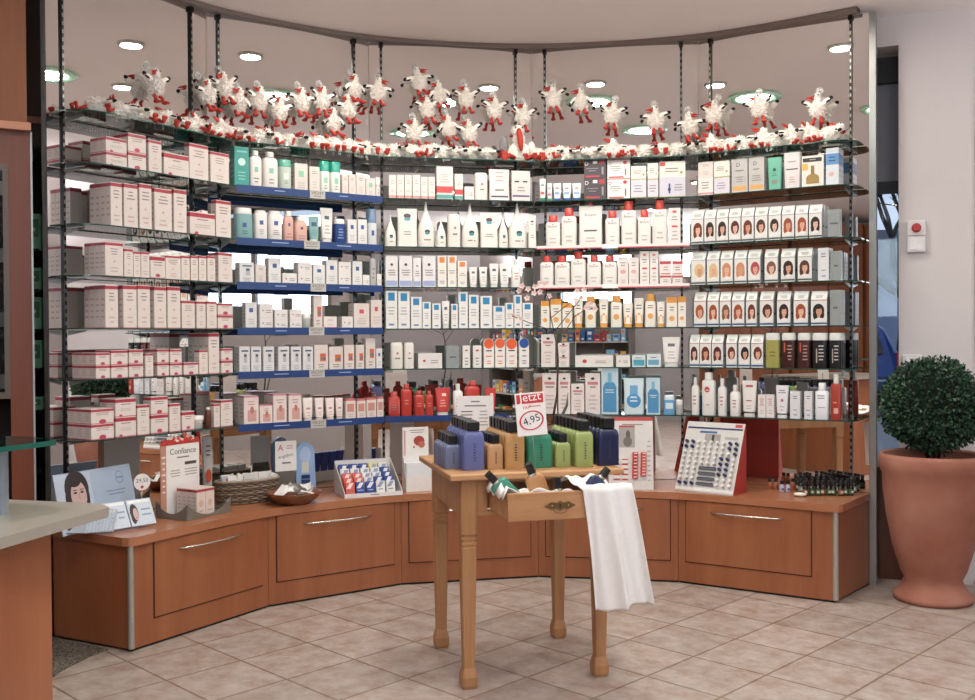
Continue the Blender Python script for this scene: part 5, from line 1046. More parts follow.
# hair colour cartons
T2 = [(691.4, 703.7, 'auburn'), (704.5, 715.8, 'dark brown'), (716.6, 728.2, 'dark brown'), (729, 740.9, 'mahogany'), (741.7, 754, 'auburn'), (755, 767.7, 'chestnut'), (768.7, 781, 'dark brown'), (782, 794.4, 'copper'), (795.4, 808, 'copper'), (809, 822, 'black')]
T3 = [(691.4, 705.5, 'blonde'), (707, 719.4, 'blonde'), (720.7, 733, 'strawberry blonde'), (734.4, 746.7, 'strawberry blonde'), (748, 760.5, 'pink-red'), (764.6, 778, 'light brown'), (781, 795, 'dark brown'), (797.7, 812, 'chestnut')]
T4 = [(694, 706, 'ginger'), (707.4, 718.6, 'copper'), (719.7, 730.8, 'light brown'), (732, 744.3, 'copper'), (746, 756.7, 'auburn'), (759.7, 773.5, 'chestnut'), (777, 790.4, 'dark brown'), (793.6, 808, 'copper'), (810.8, 827, 'black')]
T5 = [(689.5, 699.2, 'chestnut'), (699.7, 711, 'auburn'), (711.7, 723, 'mahogany'), (726, 736.8, 'auburn'), (738.3, 749.7, 'black'), (751, 763, 'auburn')]
for k, tt, ys in ((2, T2, (210, 204)), (3, T3, (251.5, 247.7)), (4, T4, (292, 291)), (5, T5, (334.7, 334.7))):
    for i, (x0, x1, hr) in enumerate(tt):
        t = i/max(1, len(tt)-1); prod(4, k, x0, x1, ys[0]+(ys[1]-ys[0])*t, 'tent', extra=(hr, '#33507e' if k > 3 else '#54585c'), rows=3 if i == len(tt)-1 else (2 if i % 3 == 0 else 1))
prod(4, 2, 828, 840, 209.5, 'grey'); prod(4, 3, 818, 829, 248, 'whitebox', rows=2); prod(4, 3, 831, 841, 251, 'grey'); prod(4, 4, 830, 841, 290, 'grey', rows=2)
for i, (x0, x1, kd, rows) in enumerate(((764.7, 779.2, 'olivebottle', 1), (780.8, 795, 'maroonbottle', 1), (796.8, 810.2, 'maroonbottle', 2), (811.5, 827, 'hairbottle', 3), (828.5, 841, 'hairbottle', 3))): prod(4, 5, x0, x1, 333, kd, rows=rows)
# label strip along the dyed-hair shelves is part of the shelf edge
print('products', sum(COUNT.values()), 'objects', len(bpy.data.objects))

# ================================================================== TOY STORKS
FUR = P('#f3ece4', .95, 0, .04, 60); REDF = P('#b83a2e', .8); BLK = P('#1a1718', .8); GRY = P('#8f8c8a', .9)
SP_ = Matrix.Identity(4)
def fluffy(mb, c, rad, n, rr, l=.012, mat=None):
    mat = mat or FUR
    mb.sphere(c, rad, mat, 12, 8)
    for k in range(n):
        a = rr.uniform(0, 6.283); z = rr.uniform(-1, 1); q = math.sqrt(1-z*z); d = Vector((q*math.cos(a), q*math.sin(a), z)); p = Vector(c)+Vector((d.x*rad[0], d.y*rad[1], d.z*rad[2]))*.96
        t = (d+Vector((rr.gauss(0, .5), rr.gauss(0, .5), rr.gauss(0, .5)))).normalized(); o = t.orthogonal().normalized()*min(rad[0]*.075, .0035); o2 = t.cross(o)
        mb.add([p+o, p-o*.5+o2, p-o*.5-o2, p+t*l*rr.uniform(.5, 1.2)], [(0, 1, 3), (1, 2, 3), (2, 0, 3)], mat)
def stork_parts(seed, mtx, beak_ang=180, leg_bend=0., wing=.5, lr=1.0):
    """standing figure, body centre at the origin; returns (name, mesh)"""
    rr = random.Random(seed); out = []
    mb = MB(); fluffy(mb, (0, 0, 0), (.041, .035, .048), 520, rr, .015); fluffy(mb, (.0, -.002, .048), (.022, .019, .026), 150, rr, .012); fluffy(mb, (0, -.004, .070), (.021, .020, .02), 120, rr, .009)
    mb.tube([(.02, .012, -.03), (.034, .02, -.048), (.04, .022, -.062)], [.008, .006, .002], FUR, 6)
    for e in (-1, 1): mb.sphere((.011*e, -.022, .076), .004, BLK, 6, 4)
    mb.xf(mtx); out.append(('body', mb.mesh('body')))
    bd = Vector((math.cos(R(beak_ang)), -.55, -.15)).normalized()
    mb = MB(); h0 = Vector((0, -.006, .068))+bd*.018
    mb.tube([h0+Vector((0, 0, .003)), h0+bd*.02+Vector((0, 0, .004)), h0+bd*.044+Vector((0, 0, .002))], [.008, .0065, .002], REDF, 8); mb.tube([h0+Vector((0, 0, -.006)), h0+bd*.017+Vector((0, 0, -.009)), h0+bd*.036+Vector((0, 0, -.010))], [.006, .005, .002], REDF, 8)
    mb.xf(mtx); out.append(('beak', mb.mesh('beak')))
    for s_ in (-1, 1):
        mb = MB(); k = Vector((s_*.016, -.004, -.044)); kn = k+Vector((s_*.004, -.012-leg_bend*.02, -.013)); ft = kn+Vector((s_*.003+.008*leg_bend, leg_bend*-.010, -.022+leg_bend*.008))
        mb.tube([k, kn, ft], [.010*lr, .009*lr, .0085*lr], REDF, 8); mb.sphere(ft+Vector((s_*.003, -.010, -.002)), (.014*lr, .021*lr, .010*lr), REDF, 8, 6)
        for t in (-1, 0, 1): mb.sphere(ft+Vector((s_*.003+t*.008, -.024, -.003)), (.006, .010, .007), REDF, 6, 4)
        mb.xf(mtx); out.append(('leg', mb.mesh('leg')))
        mb = MB(); w_ = Matrix.Rotation(R(s_*(12+45*wing)), 4, 'Y')
        sub = MB(); sub.sphere((0, 0, -.022), (.016, .010, .032), FUR, 10, 6); sub.sphere((.003*s_, .0, -.046), (.012, .008, .015), BLK, 8, 6); sub.sphere((-.006*s_, -.006, -.03), (.006, .006, .017), BLK, 8, 5)
        sub.xf(Matrix.Translation((s_*.031, -.008, .028)) @ w_.inverted()); mb = sub
        mb.xf(mtx); out.append(('wing', mb.mesh('wing')))
    return out
def cup_mesh():
    mb = MB(); CUPW = P('#e9e6e2', .15, 0, .02, 40, Alpha=.45); mb.lathe([(.019, 0), (.0185, .003), (.013, .009), (.006, .013), (.005, .020), (.007, .023)], CUPW, 20); mb.xf(Matrix.Rotation(R(90), 4, 'X'))
    mb.lathe([], CLEAR) if 0 else None
    ring = MB(); m_ = P('#e4e2de', .2)
    pts_ = [(.0185*math.cos(t*math.pi/10), -.002, .0185*math.sin(t*math.pi/10)) for t in range(21)]; ring.tube(pts_, .0016, m_, 6, False); ring.tube([(.0, -.018, .0), (0, -.032, -.012), (0, -.055, -.028)], .0014, m_, 5)
    mb.add(ring.v, ring.f, m_, True); return mb.mesh('suction_cup')
CUPM = cup_mesh()
HV = []
for i, (ba, lb, wg) in enumerate(((180, .2, 2.3), (165, .5, 1.9), (200, .9, .6), (160, 0, 2.5), (20, .8, 1.6))):
    HV.append(stork_parts(40+i, Matrix.Translation((0, -.060, -.115)), ba, lb, wg))
def stork_from(parts, loc, rz, label, group, extra=None, tilt=0):
    e = empty('toy_stork', loc, rz, label, 'toy stork', group)
    e.rotation_euler = (0, tilt, rz)
    for n_, me in parts+(extra or []):
        o = bpy.data.objects.new(n_, me); COL.objects.link(o); o.parent = e
    return e
HS = [(147, 65, 0), (199, 76, 1), (215.5, 69, 3), (236, 85, 2), (257, 84, 0), (276, 94, 0), (297, 85, 1), (319, 84, 3), (328, 105, 2), (341, 92, 1), (350, 72.5, 2), (376.5, 76, 4), (414.7, 66, 4), (424, 93, 0), (435, 79, 2), (412.5, 116, 0), (444.5, 112, 2), (465, 117, 0), (463.5, 83, 0), (492.5, 94, 0), (523, 101, 3), (553, 83, 0), (581, 86, 2), (615.5, 99, 0), (654, 104, 1), (691, 110, 4), (718, 98, 3), (759, 92, 0), (819.6, 91, 0)]
HS.sort(key=lambda t: t[0])
for i, (px, py, v) in enumerate(HS):
    r_ = ray(px, py); best = None
    for b in range(5):
        s, z = hit(b, px, py, .001)
        if 0 <= s <= LEN[b]: best = (b, s, z)
    b, s, z = best
    s = min(max(s, .06), LEN[b]-.06)
    stork_from(HV[v], loc3(b, s, .0012, z), ANG[b]+rnd.uniform(-.45, .45)*0, 'white toy stork hanging from a suction cup on the mirror, %s from left' % ordn(i+1), 'toy storks hanging on the mirror', [('suction_cup', CUPM)], rnd.uniform(-.16, .16))
LV = []
for i, (tx_, ty, tz, ba, lb, wg, hz) in enumerate(((-72, 0, 10, 180, -.6, 2.0, .040), (-60, 10, -35, 150, -.3, 1.4, .043), (-80, -15, 65, 170, -.6, 2.2, .040), (-40, 0, 25, 190, .3, 1.6, .048), (-75, 10, -75, 10, -.6, 2.3, .040), (-88, 0, 120, 20, -.5, 1.5, .040))):
    mt = Matrix.Translation((0, 0, hz)) @ Matrix.Rotation(R(tz), 4, 'Z') @ Matrix.Rotation(R(tx_), 4, 'X') @ Matrix.Rotation(R(ty), 4, 'Y')
    LV.append(stork_parts(80+i, Matrix.Scale(1.10, 4) @ mt, ba, lb, wg, .72))
bigS = hit(2, 519, 150, .13)[0]
for b in range(5):
    s = .16 if b == 0 else .045; n_ = 0
    while s < LEN[b]-(.12 if b == 4 else .045):
        if not (b == 2 and abs(s-bigS) < .13):
            n_ += 1; stork_from(LV[rnd.randrange(6)], loc3(b, s, .140+rnd.uniform(-.012, .02), SZ[0]+.001), ANG[b]+rnd.uniform(-.55, .55), 'small fluffy white toy stork lying on the top shelf, %s from left, %s' % (ordn(n_), bayname[b]), 'toy storks lying on the top shelf')
        s += rnd.uniform(.082, .098)
# the big stork
e = empty('toy_stork', loc3(2, bigS, .13, SZ[0]+.001), ANG[2], 'large seated toy stork with long red beak, biggest on the top shelf', 'toy stork')
rr = random.Random(4); mb = MB(); fluffy(mb, (0, 0, .062), (.075, .055, .062), 420, rr, .014); fluffy(mb, (-.005, -.015, .135), (.035, .032, .055), 200, rr, .012); fluffy(mb, (-.012, -.022, .19), (.036, .034, .033), 160, rr, .011)
for s_ in (-1, 1): mb.sphere((-.012+s_*.02, -.053, .203), .005, BLK, 8, 6)
mb.build('body', e)
mb = MB(); mb.tube([(-.014, -.056, .19), (-.014, -.072, .165), (-.010, -.080, .12), (-.006, -.078, .075), (-.004, -.076, .06)], [.012, .017, .018, .013, .004], REDF, 12); mb.build('beak', e)
for s_ in (-1, 1):
    mb = MB(); mb.tube([(s_*.04, -.035, .03), (s_*.075, -.075, .035), (s_*.10, -.10, .02)], [.014, .013, .012], REDF, 10); mb.sphere((s_*.112, -.105, .022), (.02, .012, .026), REDF, 10, 8)
    for t in (-1, 0, 1): mb.sphere((s_*.112+t*.012, -.112, .04), (.007, .007, .015), REDF, 8, 6)
    mb.build('leg', e)
mb = MB(); fluffy(mb, (-.095, -.01, .10), (.026, .02, .055), 90, rr, .010, GRY); mb.sphere((-.105, -.02, .058), (.014, .014, .024), P('#7c2f2a', .8), 8, 6); mb.build('wing', e)['label'] = 'grey left wing'
mb = MB(); fluffy(mb, (.075, .0, .085), (.024, .02, .05), 90, rr, .010); mb.build('wing', e)

# ================================================================== THINGS ON THE WORKTOP
Z0 = TOP+.0008
def wp(px, py): return at(px, py, z=Z0)
def face_dir(b, k=0): return ANG[b]+k
WHT = P('#e6e1de', .45); SLV = P('#8f8a80', .35, .5)
# blue advertising board with a woman's portrait, leaning back
pa = wp(98, 520); 
L1, R1 = at(52.6, 472, D=4.35), at(129, 463, D=4.75)
base = (Vector((L1.x, L1.y))+Vector((R1.x, R1.y)))/2+Vector((.03, .0)); ang_ = math.atan2(R1.y-L1.y, R1.x-L1.x); w = (R1-L1).length
e = empty('advertising_board', (base.x+.03, base.y-.04, Z0), ang_, 'pale blue advertising board with a dark-haired woman portrait leaning against the mirror', 'board')
hB = L1.z-Z0; hB2 = R1.z-Z0; hh = (hB+hB2)/2
mb = MB(); BLB = bpy.data.materials.new('board_print'); BLB = P('#a9b8cc', .35, 0, .12, 6)
mb.box(-w/2, w/2, 0, .006, 0, hh, BLB)
mb.rect(-w/2, -w*.05, .0+hh*.02, hh*.98, -.0003, P('#b9c2d2', .35))
fx, fz = -w*.24, hh*.60; HM = P('#2c2023', .5); SM = P('#c3a49d', .45)
mb.ell(fx, fz+hh*.12, w*.15, hh*.30, -.0006, HM, 22); mb.ell(fx-w*.09, fz-hh*.12, w*.07, hh*.34, -.0008, HM, 16); mb.ell(fx+w*.10, fz-hh*.02, w*.045, hh*.26, -.001, HM, 16)
mb.rect(fx-w*.05, fx+w*.05, hh*.03, fz-hh*.1, -.0011, SM); mb.ell(fx+w*.0, hh*.1, w*.17, hh*.08, -.0013, P('#b9a2a0', .5), 16)
mb.ell(fx+w*.012, fz, w*.098, hh*.25, -.0016, SM, 22); mb.ell(fx-w*.02, fz+hh*.24, w*.08, hh*.09, -.0018, HM, 14)
for s_ in (-1, 1):
    mb.ell(fx+w*.014+s_*w*.042, fz+hh*.055, w*.022, hh*.018, -.0021, P('#2a2225', .5), 12); mb.rect(fx+w*.014+s_*w*.042-w*.026, fx+w*.014+s_*w*.042+w*.026, fz+hh*.095, fz+hh*.108, -.0022, HM)
mb.rect(fx+w*.012, fx+w*.022, fz-hh*.06, fz+hh*.05, -.0022, P('#a98880', .5)); mb.ell(fx+w*.016, fz-hh*.135, w*.032, hh*.02, -.0023, P('#8f4448', .5), 12)
# round emblem and lines of lettering
vs = []; cx_, cz_ = w*.33, hh*.80
for t in range(24):
    a = 2*math.pi*t/24; vs += [(cx_+w*.052*math.cos(a), -.0006, cz_+hh*.11*math.sin(a)), (cx_+w*.045*math.cos(a), -.0006, cz_+hh*.095*math.sin(a))]
mb.add(vs, [(2*t, 2*((t+1) % 24), 2*((t+1) % 24)+1, 2*t+1) for t in range(24)], P('#7286ac', .4)); mb.rect(cx_-w*.04, cx_+w*.04, cz_-.004, cz_+.003, -.0008, P('#7286ac', .4))
mb.lines(w*.10, w*.42, hh*.50, hh*.62, 2, -.0006, P('#7f8ca8', .5), 3); mb.lines(w*.0, w*.44, hh*.12, hh*.34, 2, -.0006, P('#8d9088', .5), 8)
mb.xf(Matrix.Rotation(R(-13), 4, 'X')); mb.build('printed_board', e)
mb = MB(); mb.add([(-.02, .012, .001), (.02, .012, .001), (.02, .09, .001), (-.02, .09, .001), (0, .055, hh*.7)], [(0, 1, 4), (1, 2, 4), (2, 3, 4), (3, 0, 4), (3, 2, 1, 0)], P('#b9b6b2', .6)); mb.build('easel_back', e)
# round price disc on a thin stand
pd = at(142, 482, D=4.62); e = empty('price_disc', (pd.x, pd.y, Z0), R(38), 'small round white price disc on a thin stand beside the blue board', 'price tag')
k = pd.y/FPX; mb = MB(); n = 28; vs = [(8.4*k*math.cos(2*math.pi*t/n), y, pd.z-Z0+8.4*k*math.sin(2*math.pi*t/n)) for y in (-.001, .001) for t in range(n)]
mb.add(vs, [tuple(range(n)), tuple(range(2*n-1, n-1, -1))]+[(t+n, (t+1) % n+n, (t+1) % n, t) for t in range(n)], WHT); mb.text('29,50', 12*k, 0, pd.z-Z0+.006, -.0014, P('#3a3236', .5)); mb.ell(0, pd.z-Z0-5*k, 1.6*k, 1.6*k, -.0013, P('#b8433e', .5), 10); mb.build('disc', e)
mb = MB(); mb.tube([(0, .003, .004), (0, .003, pd.z-Z0)], .0013, STEEL, 6); mb.lathe([(.014, 0), (.014, .003), (.002, .005)], P('#6b4a3a', .5), 14); mb.build('stand', e)
# leaflets with a woman's face in a row
pl, pr_ = wp(153, 524), wp(92, 543); dv = Vector((pr_.x-pl.x, pr_.y-pl.y)); nlf = 11; al = math.atan2(-dv.y, -dv.x)
for i in range(nlf):
    t = i/(nlf-1); q = Vector((pl.x, pl.y))+dv*t*.92
    wL, hL = .112, .115
    pa_, pb2 = ((130, 530), (155, 526)) if i == 0 else ((106, 534), (129.5, 530))
    pa_, pb2 = wp(*pa_), wp(*pb2); q = Vector(((pa_.x+pb2.x)/2, (pa_.y+pb2.y)/2+.012)); wL = (pb2-pa_).length*.97; rz = math.atan2(pb2.y-pa_.y, pb2.x-pa_.x)
    if i > 1: p9 = wp(103-(i-2)*3.4, 534.5+.25*i); q = Vector((p9.x-.01, p9.y+.03)); wL = .09; rz -= R(55)
    hL = .125 if i < 2 else .10
    lf = MB(); lf.box(-wL/2, wL/2, -.012, .0, 0, hL, P('#c3ccd8', .4)); lf.rect(-wL*.45, wL*.45, hL*.86, hL*.96, -.0124, P('#e6e6e6', .4)); lf.ell(-wL*.28, hL*.50, wL*.17, hL*.34, -.0125, HM, 14); lf.ell(-wL*.34, hL*.3, wL*.1, hL*.22, -.0126, HM, 12); lf.ell(-wL*.23, hL*.44, wL*.10, hL*.24, -.0128, SM, 14); lf.ell(-wL*.22, hL*.31, wL*.03, hL*.025, -.013, P('#b0454e', .5), 8); lf.lines(0, wL*.42, hL*.3, hL*.7, 2, -.0124, P('#8a94ab', .5), i)
    lf.xf(Matrix.Rotation(R(-28), 4, 'X') @ Matrix.Translation((0, 0, .004)))
    o = lf.build('leaflet_pack', None, (q.x, q.y, Z0+.004), rz); tag(o, 'pale blue leaflet pack with woman face before the blue board, %s from right' % ORD[i], 'leaflet', 'leaflet packs before the blue board')
# counter display "Confiance" with small cartons
pB = wp(187, 521); RT = R(60); e = empty('counter_display', (pB.x, pB.y, Z0), RT, 'white header-card counter display with red flowers on top and cartons in its silver tray', 'counter display')
mb = MB(); TW_, TD_ = .28, .205; mb.box(0, TW_, 0, TD_, 0, .006, SLV); nseg = 10
for y0, y1 in ((-.003, 0), (TD_, TD_+.003)):
    vv = [(TW_*t/nseg, y0, .075-.062*math.sin(math.pi*t/nseg)**.8) for t in range(nseg+1)]+[(TW_, y0, 0), (0, y0, 0)]; v2 = [(x, y1, z) for x, y, z in vv]; n = len(vv)
    mb.add(vv+v2, [tuple(range(n-1, -1, -1)), tuple(range(n, 2*n))]+[(a, (a+1) % n, (a+1) % n+n, a+n) for a in range(n)], SLV)
for x0 in (-.003, TW_):
    vv = [(x0, TD_*t/nseg, .075-.05*math.sin(math.pi*t/nseg)**.8) for t in range(nseg+1)]+[(x0, TD_, 0), (x0, 0, 0)]; v2 = [(x+.003, y, z) for x, y, z in vv]
    mb.add(vv+v2, [tuple(range(n-1, -1, -1)), tuple(range(n, 2*n))]+[(a, (a+1) % n, (a+1) % n+n, a+n) for a in range(n)], SLV)
mb.build('tray', e)
hz = at(182, 441, D=pB.y+.22).z-Z0; cy = .172
mb = MB(); mb.box(.035, .245, cy, cy+.004, .0065, hz, WHT); mb.text('Confiance', .165, .14, hz-.045, cy-.0006, P('#4a4040', .5)); mb.lines(.10, .18, hz-.085, hz-.065, 1, cy-.0006, P('#7c7070', .5), 2)
mb.rect(.15, .225, hz-.115, hz-.10, cy-.0006, P('#4a4444', .5)); mb.lines(.05, .13, hz-.17, hz-.13, 3, cy-.0006, P('#9a9090', .5), 3); mb.lines(.145, .235, hz-.17, hz-.13, 3, cy-.0006, P('#9a9090', .5), 5)
mb.box(.0, .0345, cy, cy+.004, .0065, hz, P('#b98873', .5)); mb.lines(.006, .03, hz*.3, hz*.85, 7, cy-.0006, P('#e6d3c8', .5), 9)
mb.build('header_card', e)
mb = MB(); rq = random.Random(2); mb.box(.002, .243, cy-.0015, cy-.0005, hz-.012, hz+.014, P('#b0382c', .5))
for i in range(26): mb.ell(.01+.2*rq.random(), hz-.004+.022*rq.random(), .012, .008, cy-.0018-.0001*i, P('#c8382e' if i % 4 else '#e8dcd4', .5), 7)
mb.build('flower_border', e)
for i in range(2):
    for j in range(4):
        mb = carton(.056, .128, .032, '#dccbc2', [(.88, .97, RB)], [('e', .5, .45, .25, .3, '#cfae9c'), ('l', .2, .8, .1, .25, '#b9a49a', 1)], i+j)
        c_, s_ = math.cos(RT), math.sin(RT); lx, ly = .108+i*.058, .02+j*.0335
        o = mb.build('carton', None, (e.location.x+lx*c_-ly*s_, e.location.y+lx*s_+ly*c_, Z0+.0066), RT); tag(o, 'rose and white carton in the silver counter-display tray, %s column, %s row from front' % (('left', 'right')[i], ORD[j]), 'carton', 'cartons in the silver display tray')
# tall slim tube behind it
pt = wp(206, 504); w = 10*pt.y/FPX; ht = at(206, 437, D=pt.y+.02).z-Z0
e = empty('lotion_tube', (pt.x, pt.y+.03, Z0), R(35), 'tall grey-white tube with an orange-red picture, behind the wicker basket', 'tube')
mb = MB(); mb.ring([(0, 0, .02, w*.42, .02, 4), (0, 0, ht*.6, w*.48, .012, 4), (0, 0, ht, w*.5, .002, 6)], P('#b9b4b0', .4), 16); mb.ell(0, ht*.42, w*.3, ht*.1, -.022, P('#c04f36', .5), 14); mb.lines(-w*.3, w*.3, ht*.7, ht*.9, 3, -.016, P('#5a5454', .5), 3); mb.build('tube_body', e)
mb = MB(); mb.ring([(0, 0, 0, w*.36, .02, 3), (0, 0, .0195, w*.36, .02, 3)], P('#8d8986', .4), 16); mb.build('cap', e)
# wicker basket with sachets
pbk = wp(244, 504); k = pbk.y/FPX; e = empty('wicker_basket', (pbk.x, pbk.y+.075, Z0), R(38), 'oval grey-brown wicker basket filled with sample packets', 'basket')
WK = [P('#7d6857', .8), P('#5e4d40', .8), P('#93806e', .8)]
mb = MB(); a_, b_ = .155, .075; hb_ = .112
for lv in range(11):
    z = .006+lv*.0098; f = 1+.10*lv/9
    pts_ = []
    for t in range(73):
        an = 2*math.pi*t/72; wv = (.004 if (t//2+lv) % 2 else -.002); pts_.append(((a_*f+wv)*math.cos(an), (b_*f+wv)*math.sin(an), z))
    mb.tube(pts_, .0052, WK[lv % 3], 5, False)
for t in range(36):
    an = 2*math.pi*t/36+.04; mb.tube([(a_*math.cos(an), b_*math.sin(an), 0.002), (a_*1.11*math.cos(an), b_*1.11*math.sin(an), hb_+.006)], .003, WK[1], 5)
mb.tube([(a_*1.12*math.cos(2*math.pi*t/48), b_*1.12*math.sin(2*math.pi*t/48), hb_+.004) for t in range(49)], .007, WK[2], 6, False)
mb.ring([(0, 0, .002, a_*.96, b_*.96, 2), (0, 0, .006, a_*.96, b_*.96, 2)], WK[1], 30); mb.build('basket_weave', e)
rq = random.Random(11)
for i in range(14):
    c_, s_ = math.cos(R(38)), math.sin(R(38)); lx = -.13+.02*i; ly = (.02 if i % 2 else -.03)
    w_, h_ = .05, .075; mb = MB(); mb.box(-w_/2, w_/2, -.004, .004, 0, h_, P('#dcd6d0' if i else '#aab2bb', .5)); mb.rect(-w_*.4, w_*.4, h_*.62, h_*.66, -.0045, P('#b0aaa6', .5)); mb.lines(-w_*.35, w_*.35, h_*.25, h_*.5, 2, -.0045, P('#9a9694', .5), i)
    if i == 0: mb.ell(.008, h_*.75, .009, .009, -.0047, P('#b0464a', .5), 10)
    o = mb.build('sample_packet', None, (e.location.x+lx*c_-ly*s_, e.location.y+lx*s_+ly*c_, Z0+.072), 0); o.rotation_euler = (R(rq.uniform(-18, 5)), R(rq.uniform(-22, 22)), R(38)+rq.uniform(-.4, .4)); tag(o, 'white sample packet standing in the wicker basket, %s from left' % ORD[i] if i else 'blue-grey sample packet with red mark at left in the wicker basket', 'packet', 'sample packets in the wicker basket')
# apothecary sign card in a stand
pa = wp(286, 497.5); zt1 = at(285, 441, D=pa.y+.03).z-Z0; k = (pa.y+.03)/FPX
e = empty('sign_card', (pa.x-.005, pa.y+.03, Z0), R(30), 'white sign card with red gothic letter and handwriting on a dark stand', 'sign')
w = 10.5*k*1.05; zb1 = at(285, 471, D=pa.y+.03).z-Z0
mb = MB(); mb.box(-w, w, -.001, .001, zb1, zt1, WHT); hh = zt1-zb1; mb.text('A', .030, -w*.5, zt1-hh*.22, -.0016, P('#c0303a', .5)); mb.lines(-w*.1, w*.8, zt1-hh*.28, zt1-hh*.12, 2, -.0016, P('#c9606a', .5), 4); mb.text('angebot', w*1.4, 0, zb1+hh*.5, -.0016, P('#6a6480', .5), 10); mb.text('der Woche', w*1.2, .01, zb1+hh*.25, -.0016, P('#6a6480', .5), 10) if 0 else mb.lines(-w*.4, w*.5, zb1+hh*.2, zb1+hh*.36, 1, -.0016, P('#6a6480', .5), 6); mb.build('card', e)
mb = MB(); mb.add([(-w*1.0, -.012, 0), (w*.9, -.012, 0), (w*.9, .04, 0), (-w*1.0, .04, 0), (-w*.8, .0015, zb1+.01), (w*.8, .0015, zb1+.01), (w*.8, .006, zb1+.01), (-w*.8, .006, zb1+.01)], [(3, 2, 1, 0), (0, 1, 5, 4), (1, 2, 6, 5), (2, 3, 7, 6), (3, 0, 4, 7), (4, 5, 6, 7)], P('#5a514c', .5)); mb.build('stand', e)
# blue blister device pack
pb_ = wp(304, 495.5); D_ = pb_.y+.03; zt1 = at(303, 442, D=D_).z-Z0; w = 9.5*D_/FPX
e = empty('blister_pack', (pb_.x, pb_.y+.035, Z0), R(24), 'rounded light blue device pack with dark blue buttons behind the wooden bowl', 'package')
mb = MB(); prof = [(-w*1.0, 0), (w*1.15, 0), (w*.98, zt1*.75)]+[(w*.95*math.cos(R(a)), zt1-w*1.0+w*.98*math.sin(R(a))) for a in range(10, 180, 20)]+[(-w*.95, zt1*.75)]
n = len(prof); mb.add([(x, y, z) for y in (-.012, .012) for x, z in prof], [tuple(range(n)), tuple(range(2*n-1, n-1, -1))]+[(q_+n, (q_+1) % n+n, (q_+1) % n, q_) for q_ in range(n)], P('#8fa9cf', .25)); mb.build('pack_body', e)
mb = MB(); mb.ell(0, zt1*.75, w*.6, zt1*.17, -.0125, P('#a9bcd9', .2), 16); mb.rect(-w*.4, w*.35, zt1*.42, zt1*.62, -.0127, P('#c9c9bd', .3)); mb.build('display_window', e)
for i in range(3): mb = MB(); mb.box(-w*.45, w*.45, -.016, -.0125, zt1*(.13+.09*i), zt1*(.20+.09*i), P('#1f3560', .3)); mb.build('button', e)
# wooden bowl with paper sachets
pw = wp(291, 506); k = pw.y/FPX; bc = (pw.x+.0, pw.y+.085); e = empty('wooden_bowl', (bc[0], bc[1], Z0), 0, 'shallow brown wooden bowl heaped with small white sachets', 'bowl')
WBm = wood('bowl_wood', '#5f321c', '#8c5230', (1, 1, 2), .35, 14)
rbw = 27*bc[1]/FPX; mb = MB(); mb.lathe([(rbw*.45, 0), (rbw*.62, .006), (rbw*.85, .028), (rbw, .058), (rbw*1.0, .062), (rbw*.95, .058), (rbw*.8, .034), (rbw*.5, .014), (.001, .012)], WBm, 36, cap=False); mb.lathe([(.0, .0), (rbw*.45, 0.0)], WBm, 36, cap=False); mb.build('bowl_body', e)
rq = random.Random(5)
for i in range(16):
    a = rq.uniform(0, 6.28); q = rbw*.62*math.sqrt(rq.random()); mb = MB(); w_, h_ = .026, .034
    vs = [(x*w_, z*h_, .006*math.sin(3*x+i)*math.cos(2*z)) for z in (-1, -.3, .3, 1) for x in (-1, -.3, .3, 1)]; vs2 = [(x, y, z+.0035*(abs(x) < w_*.9 and abs(y) < h_*.9)+.0006) for x, y, z in vs]
    fs = [(r_*4+c_, r_*4+c_+1, (r_+1)*4+c_+1, (r_+1)*4+c_) for r_ in range(3) for c_ in range(3)]
    mb.add(vs, [f[::-1] for f in fs], P('#e9e6e2', .5), True); mb.add(vs2, fs, P('#e9e6e2', .5), True)
    o = mb.build('sachet', None, (bc[0]+q*math.cos(a), bc[1]+q*math.sin(a), Z0+.045+.035*rq.random()*(1-q/rbw)+.012)); o.rotation_euler = (rq.uniform(-.9, .9), rq.uniform(-.7, .7), rq.uniform(0, 6.28)); tag(o, 'small folded white sachet heaped in the brown wooden bowl', 'sachet', 'white sachets in the wooden bowl')
# white slanted display box with packs
pd_ = wp(368, 497); e = empty('display_box', (pd_.x-.012, pd_.y+.115, Z0), R(22), 'white slanted cardboard display box holding blue, red and white packs', 'display box')
W2, DP = .160, .115; hf, hbk = .022, .175
mb = MB(); CB_ = P('#dcd6d2', .5)
for x0, x1 in ((-W2, -W2+.003), (W2-.003, W2)):
    vv = [(-DP, 0), (DP, 0), (DP, hbk), (-DP, hf)]; mb.add([(x, y, z) for x in (x0, x1) for y, z in vv], [(3, 2, 1, 0), (4, 5, 6, 7), (0, 1, 5, 4), (1, 2, 6, 5), (2, 3, 7, 6), (3, 0, 4, 7)], CB_)
mb.box(-W2+.003, W2-.003, -DP, -DP+.003, 0, hf, WHT); mb.box(-W2+.003, W2-.003, DP-.003, DP, 0, hbk, CB_); mb.box(-W2+.003, W2-.003, -DP+.003, DP-.003, 0, .003, CB_)
mb.lines(-.02, .03, hf*.35, hf*.8, 1, -DP-.0005, P('#3a4466', .5), 2); mb.build('box_body', e)
cn, sn = math.cos(R(22)), math.sin(R(22))
cc = {0: '#2c4690', 1: '#d65a4e', 2: '#e3dfdc', 3: '#d9d08f'}
lay = ["00000", "00032", "22220", "11220", "11200", "10022"]
